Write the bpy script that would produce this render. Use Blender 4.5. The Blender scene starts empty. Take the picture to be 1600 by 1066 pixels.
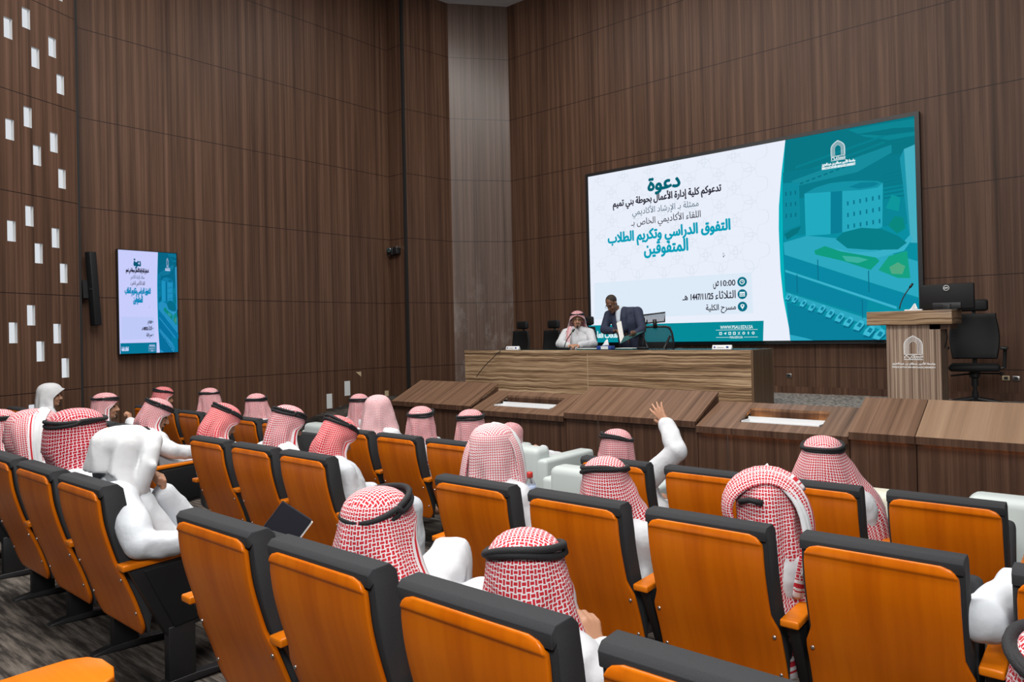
import bpy, bmesh, math, random
from math import sin, cos, pi, radians, sqrt, exp
from mathutils import Vector, Matrix, noise

sc = bpy.context.scene
COL = sc.collection
V3 = Vector

# ------------------------------------------------------------------ camera
CZ = 1.8                                    # eye height above the floor at the foot of the stage
cd = bpy.data.cameras.new('camera')
cam = bpy.data.objects.new('camera', cd)
COL.objects.link(cam)
yaw, pit, rol = 0.7035, 0.0069, -0.0220
fw = V3((-sin(yaw), cos(yaw), 0)); rt = V3((cos(yaw), sin(yaw), 0)); up = V3((0, 0, 1))
fw2 = fw * cos(pit) + up * sin(pit); up2 = up * cos(pit) - fw * sin(pit)
rx = rt * cos(rol) + up2 * sin(rol); ux = -rt * sin(rol) + up2 * cos(rol)
cam.matrix_world = Matrix(((rx.x, ux.x, -fw2.x, 0), (rx.y, ux.y, -fw2.y, 0), (rx.z, ux.z, -fw2.z, CZ), (0, 0, 0, 1)))
cd.sensor_width = 36.0
cd.lens = 1130.4 / 1600 * 36
cd.shift_y = -(533 - 511.4) / 1600
cd.clip_start = 0.02
sc.camera = cam

# ------------------------------------------------------------------ light and exposure
sc.view_settings.view_transform = 'Standard'
sc.view_settings.look = 'None'
sc.view_settings.exposure = 0.0
sc.view_settings.gamma = 1.0
w = bpy.data.worlds.new('world'); sc.world = w; w.use_nodes = True
w.node_tree.nodes['Background'].inputs[0].default_value = (0.80, 0.88, 1.0, 1)
w.node_tree.nodes['Background'].inputs[1].default_value = WORLD_STR = 0.13

def area(name, loc, target, sx, sy, power, col=(1, 1, 1)):
    l = bpy.data.lights.new(name, 'AREA'); l.shape = 'RECTANGLE'; l.size = sx; l.size_y = sy
    l.energy = power; l.color = col
    o = bpy.data.objects.new(name, l); COL.objects.link(o); o.location = loc
    o.rotation_euler = (V3(target) - V3(loc)).to_track_quat('-Z', 'Y').to_euler()
    return o
area('ceiling_light_audience', (-3.8, 1.8, 8.1), (-3.8, 1.8, 0), 8.0, 4.5, 1020, (1.0, 0.97, 0.93))
area('ceiling_light_stage', (-5.0, 7.6, 8.1), (-5.0, 8.2, 0), 7.0, 2.0, 260, (1.0, 0.97, 0.93))
area('bounced_flash', (0.9, -1.6, 4.3), (-4.2, 5.5, 1.0), 1.6, 1.2, 240, (1.0, 0.98, 0.96))

# ------------------------------------------------------------------ materials
def newmat(name):
    m = bpy.data.materials.new(name); m.use_nodes = True
    nt = m.node_tree; b = nt.nodes['Principled BSDF']
    return m, nt, b
def nd(nt, t, **k):
    n = nt.nodes.new(t)
    for a, v in k.items():
        if a == 'inp':
            for i, x in v.items(): n.inputs[i].default_value = x
        else: setattr(n, a, v)
    return n
def plain(name, col, rough=.5, metal=0, spec=.5, bump=None, coat=0):
    m, nt, b = newmat(name)
    b.inputs['Base Color'].default_value = (*col, 1); b.inputs['Roughness'].default_value = rough
    b.inputs['Metallic'].default_value = metal; b.inputs['Specular IOR Level'].default_value = spec
    if coat: b.inputs['Coat Weight'].default_value = coat; b.inputs['Coat Roughness'].default_value = .12
    if bump:
        tc = nd(nt, 'ShaderNodeTexCoord'); no = nd(nt, 'ShaderNodeTexNoise', inp={'Scale': bump[0], 'Detail': 3})
        bp = nd(nt, 'ShaderNodeBump', inp={'Strength': bump[1], 'Distance': bump[2]})
        nt.links.new(tc.outputs['Object'], no.inputs['Vector']); nt.links.new(no.outputs[0], bp.inputs['Height'])
        nt.links.new(bp.outputs[0], b.inputs['Normal'])
    return m
def emis(name, col, s=1.0):
    m, nt, b = newmat(name); nt.nodes.remove(b)
    e = nd(nt, 'ShaderNodeEmission', inp={0: (*col, 1), 1: s})
    nt.links.new(e.outputs[0], nt.nodes['Material Output'].inputs[0])
    return m
def mth(nt, op, a, b=None, c=None):
    n = nd(nt, 'ShaderNodeMath', operation=op)
    for i, x in enumerate((a, b, c)):
        if x is None: continue
        if isinstance(x, (int, float)): n.inputs[i].default_value = x
        else: nt.links.new(x, n.inputs[i])
    return n.outputs[0]
def wood(name, dark, mid, light, swap=False, band=11.0, fine=95.0, rough=.4, seam=None, stretch=1.0, contrast=1.0, wear=0, coat=0, wave=0, spec=.3):
    """streaked veneer: uv in metres, streaks run along v (along u when swap)"""
    m, nt, b = newmat(name); L = nt.links.new
    uv = nd(nt, 'ShaderNodeUVMap'); sp = nd(nt, 'ShaderNodeSeparateXYZ'); L(uv.outputs[0], sp.inputs[0])
    u, v = sp.outputs[0], sp.outputs[1]
    if swap: u, v = v, u
    def vec(su, sv, off=0):
        c = nd(nt, 'ShaderNodeCombineXYZ'); L(mth(nt, 'MULTIPLY', u, su), c.inputs[0]); L(mth(nt, 'MULTIPLY', v, sv * stretch), c.inputs[1])
        c.inputs[2].default_value = off; return c.outputs[0]
    if wave:
        wn = nd(nt, 'ShaderNodeTexNoise', inp={'Scale': 1.0, 'Detail': 2}); L(vec(2.2, 1.1, 7), wn.inputs['Vector'])
        u = mth(nt, 'ADD', u, mth(nt, 'MULTIPLY', mth(nt, 'SUBTRACT', wn.outputs[0], .5), wave))
    n1 = nd(nt, 'ShaderNodeTexNoise', inp={'Scale': 1.0, 'Detail': 3, 'Roughness': .55}); L(vec(band, .22), n1.inputs['Vector'])
    n2 = nd(nt, 'ShaderNodeTexNoise', inp={'Scale': 1.0, 'Detail': 2, 'Roughness': .6}); L(vec(fine, 1.3, 3), n2.inputs['Vector'])
    n3 = nd(nt, 'ShaderNodeTexNoise', inp={'Scale': 1.0, 'Detail': 1}); L(vec(band * 3.1, .12, 9), n3.inputs['Vector'])
    s = mth(nt, 'ADD', mth(nt, 'MULTIPLY', n1.outputs[0], .5), mth(nt, 'MULTIPLY', n2.outputs[0], .2))
    s = mth(nt, 'ADD', s, mth(nt, 'MULTIPLY', n3.outputs[0], .3))
    s = mth(nt, 'ADD', mth(nt, 'MULTIPLY', mth(nt, 'SUBTRACT', s, .5), 2.3 * contrast), .5)
    r = nd(nt, 'ShaderNodeValToRGB'); L(s, r.inputs[0])
    e = r.color_ramp.elements; e[0].position = .12; e[0].color = (*dark, 1); e[1].position = .9; e[1].color = (*light, 1)
    x = e.new(.5); x.color = (*mid, 1)
    colr = r.outputs[0]; rgh = None
    if seam:                                     # square sheets 1.2 m: dark joints (uv already offset to the joints)
        du = mth(nt, 'ABSOLUTE', mth(nt, 'SUBTRACT', mth(nt, 'FRACT', mth(nt, 'DIVIDE', sp.outputs[0], 1.2)), .5))
        dv = mth(nt, 'ABSOLUTE', mth(nt, 'SUBTRACT', mth(nt, 'FRACT', mth(nt, 'DIVIDE', sp.outputs[1], 1.2)), .5))
        g = mth(nt, 'MAXIMUM', mth(nt, 'MULTIPLY', mth(nt, 'GREATER_THAN', du, .5 - .0026), .55), mth(nt, 'GREATER_THAN', dv, .5 - .0042))
        mx = nd(nt, 'ShaderNodeMix', data_type='RGBA'); L(g, mx.inputs[0]); L(colr, mx.inputs[6]); mx.inputs[7].default_value = (.012, .006, .005, 1)
        colr = mx.outputs[2]
    if wear:                                     # chalky wear low on the facet
        wn = nd(nt, 'ShaderNodeTexNoise', inp={'Scale': 1.0, 'Detail': 6, 'Roughness': .72}); L(vec(4.5, 1.6, 4), wn.inputs['Vector'])
        hgt = nd(nt, 'ShaderNodeMapRange', inp={1: 2.2, 2: .3, 3: 0.0, 4: 1.0}); L(sp.outputs[1], hgt.inputs[0])
        f = mth(nt, 'MULTIPLY', nd_ramp(nt, wn.outputs[0], .50, .78), mth(nt, 'MULTIPLY', hgt.outputs[0], wear))
        mx = nd(nt, 'ShaderNodeMix', data_type='RGBA'); L(f, mx.inputs[0]); L(colr, mx.inputs[6]); mx.inputs[7].default_value = (.34, .30, .28, 1)
        colr = mx.outputs[2]
    L(colr, b.inputs['Base Color'])
    b.inputs['Roughness'].default_value = rough; b.inputs['Specular IOR Level'].default_value = spec
    if coat: b.inputs['Coat Weight'].default_value = coat; b.inputs['Coat Roughness'].default_value = .1
    bp = nd(nt, 'ShaderNodeBump', inp={'Strength': .12, 'Distance': .002}); L(n2.outputs[0], bp.inputs['Height']); L(bp.outputs[0], b.inputs['Normal'])
    return m
def nd_ramp(nt, s, a, b):
    n = nd(nt, 'ShaderNodeMapRange', inp={1: a, 2: b}); nt.links.new(s, n.inputs[0]); return n.outputs[0]

M = {}
WD, WM, WL = (.034, .0165, .0095), (.084, .042, .0255), (.150, .081, .052)
M['walnut'] = wood('walnut_panelling', WD, WM, WL, seam=True, rough=.5, spec=.22)
M['walnut_facet'] = wood('walnut_panelling_worn_glare', (.055, .033, .024), (.108, .069, .052), (.165, .110, .087), seam=True, rough=.33, wear=.75, spec=.5)  # lighter, greyer base carries the glare on the facet; low wear is separate
M['walnut_plain'] = wood('walnut_board', WD, (.082, .041, .026), (.155, .083, .054), rough=.36, band=9)
M['walnut_top_lit'] = wood('walnut_sloped_top_lit', (.075, .040, .024), (.185, .105, .066), (.31, .19, .122), rough=.34, band=9)  # light reflected by the slopes is put into these raised wood tones
M['walnut_sheen'] = wood('walnut_sheen_top', (.16, .095, .058), (.30, .19, .122), (.42, .28, .185), rough=.34, band=4, contrast=.7)  # sheen on the right-end top painted as a paler wood colour
M['gap_shade'] = plain('gap_shade', (.006, .005, .005), .8)  # near-black colour standing in for shade inside the wall gaps
M['zebra'] = wood('zebrano_along', (.085, .047, .025), (.285, .178, .100), (.54, .385, .24), swap=True, band=30, fine=130, rough=.35, contrast=1.75, stretch=2.6, wave=.045)
M['zebra_v'] = wood('zebrano_upright', (.12, .076, .052), (.285, .198, .145), (.50, .385, .295), band=26, fine=140, rough=.38, contrast=1.7, wave=.015)
M['zebra_end'] = wood('zebrano_end', (.06, .035, .02), (.155, .094, .054), (.26, .165, .1), band=30, fine=130, rough=.4)
M['seat_wood'] = wood('orange_beech', (.44, .085, .0015), (.59, .130, .0015), (.70, .178, .003), band=6, fine=60, rough=.27, contrast=.7, wave=.03, stretch=2.5)
M['arm_wood'] = wood('orange_beech_arm', (.50, .12, .003), (.63, .16, .004), (.72, .205, .007), swap=True, band=8, fine=60, rough=.25, contrast=.6)
M['fabric'] = plain('charcoal_fabric', (.031, .032, .035), .92, spec=.3, bump=(420, .5, .002))
M['black'] = plain('black_metal', (.010, .010, .011), .45)
M['black_pad'] = plain('black_vinyl', (.0075, .0078, .0085), .6, spec=.3, bump=(300, .25, .001))
M['chrome'] = plain('chrome', (.75, .72, .68), .22, 1)
M['steel'] = plain('grey_steel', (.35, .34, .33), .35, 1)
M['white_paint'] = plain('white_plastic', (.78, .79, .80), .45)
M['ceiling'] = plain('ceiling_paint', (.62, .63, .65), .9)
M['robe'] = plain('white_cotton', (.60, .61, .635), .85, spec=.15, bump=(13, .6, .012))
M['robe_cool'] = plain('cool_white_cotton', (.57, .60, .635), .85, spec=.15, bump=(12, .6, .012))
M['ghutra'] = plain('white_ghutra_cotton', (.62, .63, .645), .85, spec=.15, bump=(12, .5, .008))
M['skin'] = plain('tan_skin', (.44, .225, .135), .5)
M['skin_mid'] = plain('brown_skin', (.30, .145, .085), .5)
M['skin_dark'] = plain('dark_brown_skin', (.175, .085, .05), .45)
M['hair'] = plain('black_hair', (.012, .010, .009), .6, bump=(200, .4, .003))
M['cord'] = plain('black_cord', (.010, .010, .012), .8, bump=(260, .6, .003))
M['eye'] = plain('dark_eye', (.02, .012, .01), .2)
M['lens'] = plain('spectacle_frame', (.02, .015, .015), .3)
M['navy'] = plain('navy_suit', (.018, .025, .055), .8, bump=(40, .3, .008))
M['shirt'] = plain('pale_blue_shirt', (.62, .70, .78), .8)
M['teal_sofa'] = plain('pale_teal_leather', (.52, .57, .56), .5, bump=(160, .15, .002))
M['cream'] = plain('cream_leather', (.66, .63, .52), .5)
M['slot'] = emis('daylit_slot', (.86, .90, .95), .80)
M['slot_dim'] = plain('pale_slot', (.62, .64, .64), .6)
M['slot_edge'] = plain('slot_reveal', (.5, .5, .5), .6)
M['beige'] = plain('raw_board', (.50, .40, .25), .7)
M['warm_lamp'] = emis('warm_lamp', (1.0, .55, .16), 6.0)
M['warm_strip'] = emis('warm_led_strip', (1.0, .45, .10), 9.0)
M['book'] = plain('navy_book_cover', (.016, .018, .028), .5)
M['paper'] = plain('paper', (.80, .79, .76), .8)
M['folder'] = plain('teal_folder', (.012, .10, .10), .5)
M['blue'] = plain('blue_card', (.02, .06, .28), .5)
M['red'] = plain('red_plastic', (.50, .03, .02), .4)
M['glass_top'] = plain('dark_glass', (.02, .035, .035), .06, spec=.6)
M['pale_pad'] = plain('pale_cushion', (.70, .67, .60), .8)
def clear():
    m, nt, b = newmat('clear_plastic'); b.inputs['Base Color'].default_value = (.93, .96, .98, 1)
    b.inputs['Transmission Weight'].default_value = .92; b.inputs['Roughness'].default_value = .06; b.inputs['IOR'].default_value = 1.2
    return m
M['clear'] = clear()
def mesh_net():
    m, nt, b = newmat('chair_mesh_net'); L = nt.links.new
    b.inputs['Base Color'].default_value = (.012, .012, .013, 1); b.inputs['Roughness'].default_value = .6
    uv = nd(nt, 'ShaderNodeUVMap'); sp = nd(nt, 'ShaderNodeSeparateXYZ'); L(uv.outputs[0], sp.inputs[0])
    a = mth(nt, 'GREATER_THAN', mth(nt, 'FRACT', mth(nt, 'MULTIPLY', sp.outputs[0], 55.)), .52)
    c = mth(nt, 'GREATER_THAN', mth(nt, 'FRACT', mth(nt, 'MULTIPLY', sp.outputs[1], 55.)), .62)
    L(mth(nt, 'SUBTRACT', 1.0, mth(nt, 'MULTIPLY', a, mth(nt, 'SUBTRACT', 1.0, mth(nt, 'MULTIPLY', c, .3)))), b.inputs['Alpha'])
    return m
M['net'] = mesh_net()
def carpet():
    m, nt, b = newmat('carpet'); L = nt.links.new
    tc = nd(nt, 'ShaderNodeTexCoord'); mp = nd(nt, 'ShaderNodeMapping', inp={3: (3.2, 34, 1)}); mp.inputs[2].default_value = (0, 0, .05)
    L(tc.outputs['Object'], mp.inputs[0])
    n = nd(nt, 'ShaderNodeTexNoise', inp={'Scale': 1.0, 'Detail': 4, 'Roughness': .65}); L(mp.outputs[0], n.inputs['Vector'])
    mp2 = nd(nt, 'ShaderNodeMapping', inp={3: (1.1, 3.0, 1)}); L(tc.outputs['Object'], mp2.inputs[0])
    n2 = nd(nt, 'ShaderNodeTexNoise', inp={'Scale': 1.0, 'Detail': 3}); L(mp2.outputs[0], n2.inputs['Vector'])
    s = mth(nt, 'ADD', mth(nt, 'MULTIPLY', n.outputs[0], .72), mth(nt, 'MULTIPLY', n2.outputs[0], .42))
    r = nd(nt, 'ShaderNodeValToRGB'); L(s, r.inputs[0]); e = r.color_ramp.elements
    e[0].position = .44; e[0].color = (.014, .0125, .0115, 1); e[1].position = .74; e[1].color = (.19, .165, .142, 1)
    x = e.new(.57); x.color = (.052, .045, .040, 1)
    L(r.outputs[0], b.inputs['Base Color']); b.inputs['Roughness'].default_value = .95; b.inputs['Specular IOR Level'].default_value = .1
    n3 = nd(nt, 'ShaderNodeTexNoise', inp={'Scale': 260.0, 'Detail': 2}); L(tc.outputs['Object'], n3.inputs['Vector'])
    bp = nd(nt, 'ShaderNodeBump', inp={'Strength': .6, 'Distance': .006}); L(n3.outputs[0], bp.inputs['Height']); L(bp.outputs[0], b.inputs['Normal'])
    return m
M['carpet'] = carpet()
def stage_carpet():
    m, nt, b = newmat('stage_carpet'); L = nt.links.new
    tc = nd(nt, 'ShaderNodeTexCoord'); mp = nd(nt, 'ShaderNodeMapping', inp={3: (22, 34, 1)}); L(tc.outputs['Object'], mp.inputs[0])
    n = nd(nt, 'ShaderNodeTexNoise', inp={'Scale': 1.0, 'Detail': 4}); L(mp.outputs[0], n.inputs['Vector'])
    r = nd(nt, 'ShaderNodeValToRGB'); L(n.outputs[0], r.inputs[0]); e = r.color_ramp.elements
    e[0].position = .42; e[0].color = (.05, .045, .04, 1); e[1].position = .62; e[1].color = (.40, .36, .32, 1)
    L(r.outputs[0], b.inputs['Base Color']); b.inputs['Roughness'].default_value = .95
    return m
M['stage_carpet'] = stage_carpet()
def shemagh(name, red, white, cell=.0118, fill=.56):
    """red basket-weave dashes on white cotton; hem map: x = distance from the front edge, y = from the hem"""
    m, nt, b = newmat(name); L = nt.links.new
    uv = nd(nt, 'ShaderNodeUVMap', uv_map='UVMap'); sp = nd(nt, 'ShaderNodeSeparateXYZ'); L(uv.outputs[0], sp.inputs[0])
    a = mth(nt, 'ADD', mth(nt, 'DIVIDE', sp.outputs[0], cell), 400.25); c = mth(nt, 'ADD', mth(nt, 'DIVIDE', sp.outputs[1], cell), 400.25)
    par = mth(nt, 'MODULO', mth(nt, 'ABSOLUTE', mth(nt, 'ADD', mth(nt, 'FLOOR', a), mth(nt, 'FLOOR', c))), 2.0)
    fa = mth(nt, 'ABSOLUTE', mth(nt, 'SUBTRACT', mth(nt, 'FRACT', a), .5)); fc = mth(nt, 'ABSOLUTE', mth(nt, 'SUBTRACT', mth(nt, 'FRACT', c), .5))
    lo, hi = fill * .5, .52
    h1 = mth(nt, 'MULTIPLY', mth(nt, 'LESS_THAN', fa, hi), mth(nt, 'LESS_THAN', fc, lo))
    h2 = mth(nt, 'MULTIPLY', mth(nt, 'LESS_THAN', fc, hi), mth(nt, 'LESS_THAN', fa, lo))
    d = mth(nt, 'ADD', mth(nt, 'MULTIPLY', h1, par), mth(nt, 'MULTIPLY', h2, mth(nt, 'SUBTRACT', 1.0, par)))
    he = nd(nt, 'ShaderNodeUVMap', uv_map='hem'); sh = nd(nt, 'ShaderNodeSeparateXYZ'); L(he.outputs[0], sh.inputs[0])
    def stripe(x, lo, hi): return mth(nt, 'MULTIPLY', mth(nt, 'GREATER_THAN', x, lo), mth(nt, 'LESS_THAN', x, hi))
    bord = mth(nt, 'MAXIMUM', mth(nt, 'LESS_THAN', sh.outputs[0], .030), mth(nt, 'LESS_THAN', sh.outputs[1], .075))
    st = mth(nt, 'MAXIMUM', stripe(sh.outputs[0], .013, .021), mth(nt, 'MAXIMUM', stripe(sh.outputs[1], .02, .028), stripe(sh.outputs[1], .042, .062)))
    d = mth(nt, 'ADD', mth(nt, 'MULTIPLY', d, mth(nt, 'SUBTRACT', 1.0, bord)), mth(nt, 'MULTIPLY', st, bord))
    mx = nd(nt, 'ShaderNodeMix', data_type='RGBA'); L(d, mx.inputs[0]); mx.inputs[6].default_value = (*white, 1); mx.inputs[7].default_value = (*red, 1)
    L(mx.outputs[2], b.inputs['Base Color']); b.inputs['Roughness'].default_value = .85; b.inputs['Specular IOR Level'].default_value = .2
    return m
M['shemagh'] = shemagh('red_check_cotton', (.50, .022, .035), (.72, .67, .69))
M['shemagh_deep'] = shemagh('deep_red_check_cotton', (.42, .010, .026), (.72, .60, .63), fill=.64, cell=.0135)
M['shemagh_bright'] = shemagh('bright_red_check_cotton', (.60, .010, .020), (.74, .58, .59), fill=.66)
M['shemagh_pale'] = shemagh('pale_red_check_cotton', (.55, .07, .09), (.74, .69, .70), fill=.46, cell=.0108)

# ------------------------------------------------------------------ mesh helpers
def link(name, me, parent=None):
    o = bpy.data.objects.new(name, me); COL.objects.link(o)
    if parent: o.parent = parent
    return o
def tag(o, label=None, cat=None, group=None, kind=None):
    if label: o['label'] = label
    if cat: o['category'] = cat
    if group: o['group'] = group
    if kind: o['kind'] = kind
    return o
def thing(name, label, cat, loc=(0, 0, 0), rz=0, group=None):
    o = link(name, None); o.location = loc; o.rotation_euler = (0, 0, rz); o.empty_display_size = .1
    return tag(o, label, cat, group)
def boxuv(me):
    uvl = me.uv_layers.get('UVMap') or me.uv_layers.new(name='UVMap')
    for p in me.polygons:
        n = p.normal; ax, ay, az = abs(n.x), abs(n.y), abs(n.z)
        for li in p.loop_indices:
            c = me.vertices[me.loops[li].vertex_index].co
            if az > ax and az > ay: uvl.data[li].uv = (c.x, c.y)
            elif ax > ay: uvl.data[li].uv = (c.y, c.z)
            else: uvl.data[li].uv = (c.x, c.z)
def add_box(bm, lo, hi, mi=0):
    vs = [bm.verts.new((x, y, z)) for x in (lo[0], hi[0]) for y in (lo[1], hi[1]) for z in (lo[2], hi[2])]
    for f in ((0, 1, 3, 2), (4, 6, 7, 5), (0, 4, 5, 1), (2, 3, 7, 6), (0, 2, 6, 4), (1, 5, 7, 3)):
        bm.faces.new([vs[i] for i in f]).material_index = mi
def add_prism(bm, prof, a0, a1, axis='x', mi=0):
    """closed profile extruded along an axis; profile holds the two other coordinates in order"""
    def P(a, q): return (a, q[0], q[1]) if axis == 'x' else (q[0], a, q[1]) if axis == 'y' else (q[0], q[1], a)
    A = [bm.verts.new(P(a0, q)) for q in prof]; B = [bm.verts.new(P(a1, q)) for q in prof]; n = len(prof)
    bm.faces.new(A[::-1]).material_index = mi; bm.faces.new(B).material_index = mi
    for i in range(n): bm.faces.new((A[i], A[(i + 1) % n], B[(i + 1) % n], B[i])).material_index = mi
def frame_of(d):
    d = d.normalized(); a = V3((0, 0, 1)) if abs(d.z) < .9 else V3((1, 0, 0))
    x = d.cross(a).normalized(); return x, d.cross(x).normalized()
def add_tube(bm, pts, radii, n=8, closed=False, mi=0, flat=1.0):
    pts = [V3(p) for p in pts]; m = len(pts)
    if not isinstance(radii, (list, tuple)): radii = [radii] * m
    rings = []; px = None
    for i, p in enumerate(pts):
        if closed: d = pts[(i + 1) % m] - pts[i - 1]
        else: d = pts[min(i + 1, m - 1)] - pts[max(i - 1, 0)]
        x, y = frame_of(d)
        if px is not None:
            x = (px - d.normalized() * px.dot(d.normalized())); x = x.normalized() if x.length > 1e-6 else frame_of(d)[0]
            y = d.normalized().cross(x)
        px = x
        rings.append([bm.verts.new(p + (x * cos(2 * pi * k / n) + y * sin(2 * pi * k / n) * flat) * radii[i]) for k in range(n)])
    for i in range(m if closed else m - 1):
        a, b = rings[i], rings[(i + 1) % m]
        for k in range(n): bm.faces.new((a[k], a[(k + 1) % n], b[(k + 1) % n], b[k])).material_index = mi
    if not closed:
        bm.faces.new(rings[0][::-1]).material_index = mi; bm.faces.new(rings[-1]).material_index = mi
def add_lathe(bm, prof, c=(0, 0, 0), n=16, mi=0):
    rings = []
    for r, z in prof:
        rings.append([bm.verts.new((c[0] + r * cos(2 * pi * k / n), c[1] + r * sin(2 * pi * k / n), c[2] + z)) for k in range(n)] if r > 1e-6 else [bm.verts.new((c[0], c[1], c[2] + z))])
    for a, b in zip(rings, rings[1:]):
        for k in range(n):
            k2 = (k + 1) % n
            if len(a) == 1: f = (a[0], b[k2], b[k])
            elif len(b) == 1: f = (a[k], a[k2], b[0])
            else: f = (a[k], a[k2], b[k2], b[k])
            bm.faces.new(f).material_index = mi
    for q, fl in ((rings[0], True), (rings[-1], False)):
        if len(q) > 1: bm.faces.new(q[::-1] if fl else q).material_index = mi
def add_ball(bm, c, r, rot=None, seg=12, rg=8):
    if not isinstance(r, (list, tuple, Vector)): r = (r, r, r)
    c = V3(c); rows = []
    for j in range(rg + 1):
        t = pi * j / rg; m = 1 if j in (0, rg) else seg; ring = []
        for k in range(m):
            a = 2 * pi * k / seg; q = V3((r[0] * sin(t) * cos(a), r[1] * sin(t) * sin(a), r[2] * cos(t)))
            ring.append(bm.verts.new(c + (rot @ q if rot else q)))
        rows.append(ring)
    for a, b in zip(rows, rows[1:]):
        for k in range(seg):
            k2 = (k + 1) % seg
            bm.faces.new((a[0], b[k], b[k2]) if len(a) == 1 else (a[k], b[0], a[k2]) if len(b) == 1 else (a[k], b[k], b[k2], a[k2]))
def build(name, bm, mats, parent=None, bevel=0, seg=2, smooth=False, uv=True, sub=0, solid=0):
    bmesh.ops.recalc_face_normals(bm, faces=bm.faces)
    me = bpy.data.meshes.new(name); bm.to_mesh(me); bm.free()
    for m in (mats if isinstance(mats, list) else [mats]): me.materials.append(m)
    if bevel or sub or solid:
        o = bpy.data.objects.new('tmp', me); COL.objects.link(o)
        if solid: q = o.modifiers.new('s', 'SOLIDIFY'); q.thickness = solid; q.offset = 0
        if bevel: q = o.modifiers.new('b', 'BEVEL'); q.width = bevel; q.segments = seg; q.limit_method = 'ANGLE'; q.angle_limit = radians(40)
        if bevel and smooth and not solid: q = o.modifiers.new('w', 'WEIGHTED_NORMAL'); q.weight = 80
        if sub: q = o.modifiers.new('u', 'SUBSURF'); q.levels = sub; q.render_levels = sub
        me2 = bake(o); bpy.data.objects.remove(o); bpy.data.meshes.remove(me); me = me2; me.name = name
    if uv: boxuv(me)
    if smooth or bevel or sub:
        for p in me.polygons: p.use_smooth = True
        if not smooth and not sub: me.set_sharp_from_angle(angle=radians(50))
    return link(name, me, parent)
TMP = bpy.data.scenes.new('bench')            # scratch scene: modifiers are evaluated there, it is removed at the end
def bake(o):
    for c in list(o.users_collection): c.objects.unlink(o)
    TMP.collection.objects.link(o); vl = TMP.view_layers[0]; vl.update()
    dg = vl.depsgraph; dg.update()
    me = bpy.data.meshes.new_from_object(o.evaluated_get(dg), depsgraph=dg)
    TMP.collection.objects.unlink(o)
    return me
def B(): return bmesh.new()
def box(name, lo, hi, mat, parent=None, bevel=0):
    bm = B(); add_box(bm, lo, hi); return build(name, bm, mat, parent, bevel)
def copy_tree(o, parent=None):
    c = o.copy(); COL.objects.link(c); c.parent = parent
    for ch in list(o.children): copy_tree(ch, c)
    return c
from mathutils.geometry import delaunay_2d_cdt, interpolate_bezier
def glyph_mesh(name, body):
    """outline of a line of lettering, triangulated and kept where the winding number is not zero"""
    cu = bpy.data.curves.new(name, 'FONT'); cu.body = body; cu.size = 1
    o = bpy.data.objects.new('tmp', cu); TMP.collection.objects.link(o); vl = TMP.view_layers[0]; vl.update()
    dg = vl.depsgraph; dg.update(); polys = []
    for s in o.evaluated_get(dg).to_curve(dg).splines:
        bp = s.bezier_points; n = len(bp); pts = []
        for i in range(n):
            q, r = bp[i], bp[(i + 1) % n]
            straight = (q.handle_right - q.co).length < 1e-4 and (r.handle_left - r.co).length < 1e-4
            pts += [V3(v).to_2d() for v in ([q.co] if straight else interpolate_bezier(q.co, q.handle_right, r.handle_left, r.co, 5)[:-1])]
        if len(pts) > 2: polys.append(pts)
    TMP.collection.objects.unlink(o); bpy.data.objects.remove(o); bpy.data.curves.remove(cu)
    bm = B(); done = {}
    # group outlines that overlap in x so that each piece is triangulated alone
    polys.sort(key=lambda q: min(v.x for v in q)); groups = []
    for q in polys:
        x0, x1 = min(v.x for v in q), max(v.x for v in q)
        if groups and x0 <= groups[-1][1]: groups[-1][0].append(q); groups[-1][1] = max(groups[-1][1], x1)
        else: groups.append([[q], x1])
    for ps, _ in groups:
        vs = []; ed = []
        for q in ps:
            k = len(vs); vs += q; ed += [(k + i, k + (i + 1) % len(q)) for i in range(len(q))]
        ov, oe, of = delaunay_2d_cdt(vs, ed, [], 0, 1e-5)[:3]
        bv = [bm.verts.new((v.x, v.y, 0)) for v in ov]
        for f in of:
            c = (ov[f[0]] + ov[f[1]] + ov[f[2]]) / 3; wn = 0
            for q in ps:
                for i in range(len(q)):
                    u, v = q[i], q[(i + 1) % len(q)]
                    if (u.y <= c.y) != (v.y <= c.y) and (u.x + (c.y - u.y) / (v.y - u.y) * (v.x - u.x)) > c.x: wn += 1 if v.y > u.y else -1
            if wn: bm.faces.new([bv[i] for i in f])
    bmesh.ops.delete(bm, geom=[v for v in bm.verts if not v.link_faces], context='VERTS')
    me = bpy.data.meshes.new(name); bm.to_mesh(me); bm.free(); return me
def text(name, body, size, mat, parent, at, bold=0.0, width=None, align='CENTER', height=None):
    """lettering as a flat mesh in the x-z plane, facing -y"""
    me = glyph_mesh(name, body)
    xs = [v.co.x for v in me.vertices]; ys = [v.co.y for v in me.vertices]
    x0, x1 = min(xs), max(xs); y0, y1 = min(ys), max(ys)
    sx = (width / (x1 - x0)) if width else size
    sy = (height / (y1 - y0)) if height else (size if size else sx)
    ax = {'CENTER': (x0 + x1) / 2, 'LEFT': x0, 'RIGHT': x1}[align]
    for v in me.vertices: v.co = ((v.co.x - ax) * sx, 0, (v.co.y - (y0 + y1) / 2) * sy)
    if bold:                                     # heavier strokes: the same outlines struck again around a small circle
        bm = B(); bm.from_mesh(me); b = bold
        for k in range(8):
            n0 = len(bm.verts); bm.from_mesh(me); bm.verts.ensure_lookup_table()
            for v in bm.verts[n0:]: v.co.y -= .00012 * (k + 1); v.co.x += b * cos(k * pi / 4); v.co.z += b * sin(k * pi / 4)
        bm.to_mesh(me); bm.free()
    me.materials.clear(); me.materials.append(mat)
    for q in me.polygons: q.material_index = 0
    t = link(name, me, parent); t.location = at
    return t
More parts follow.
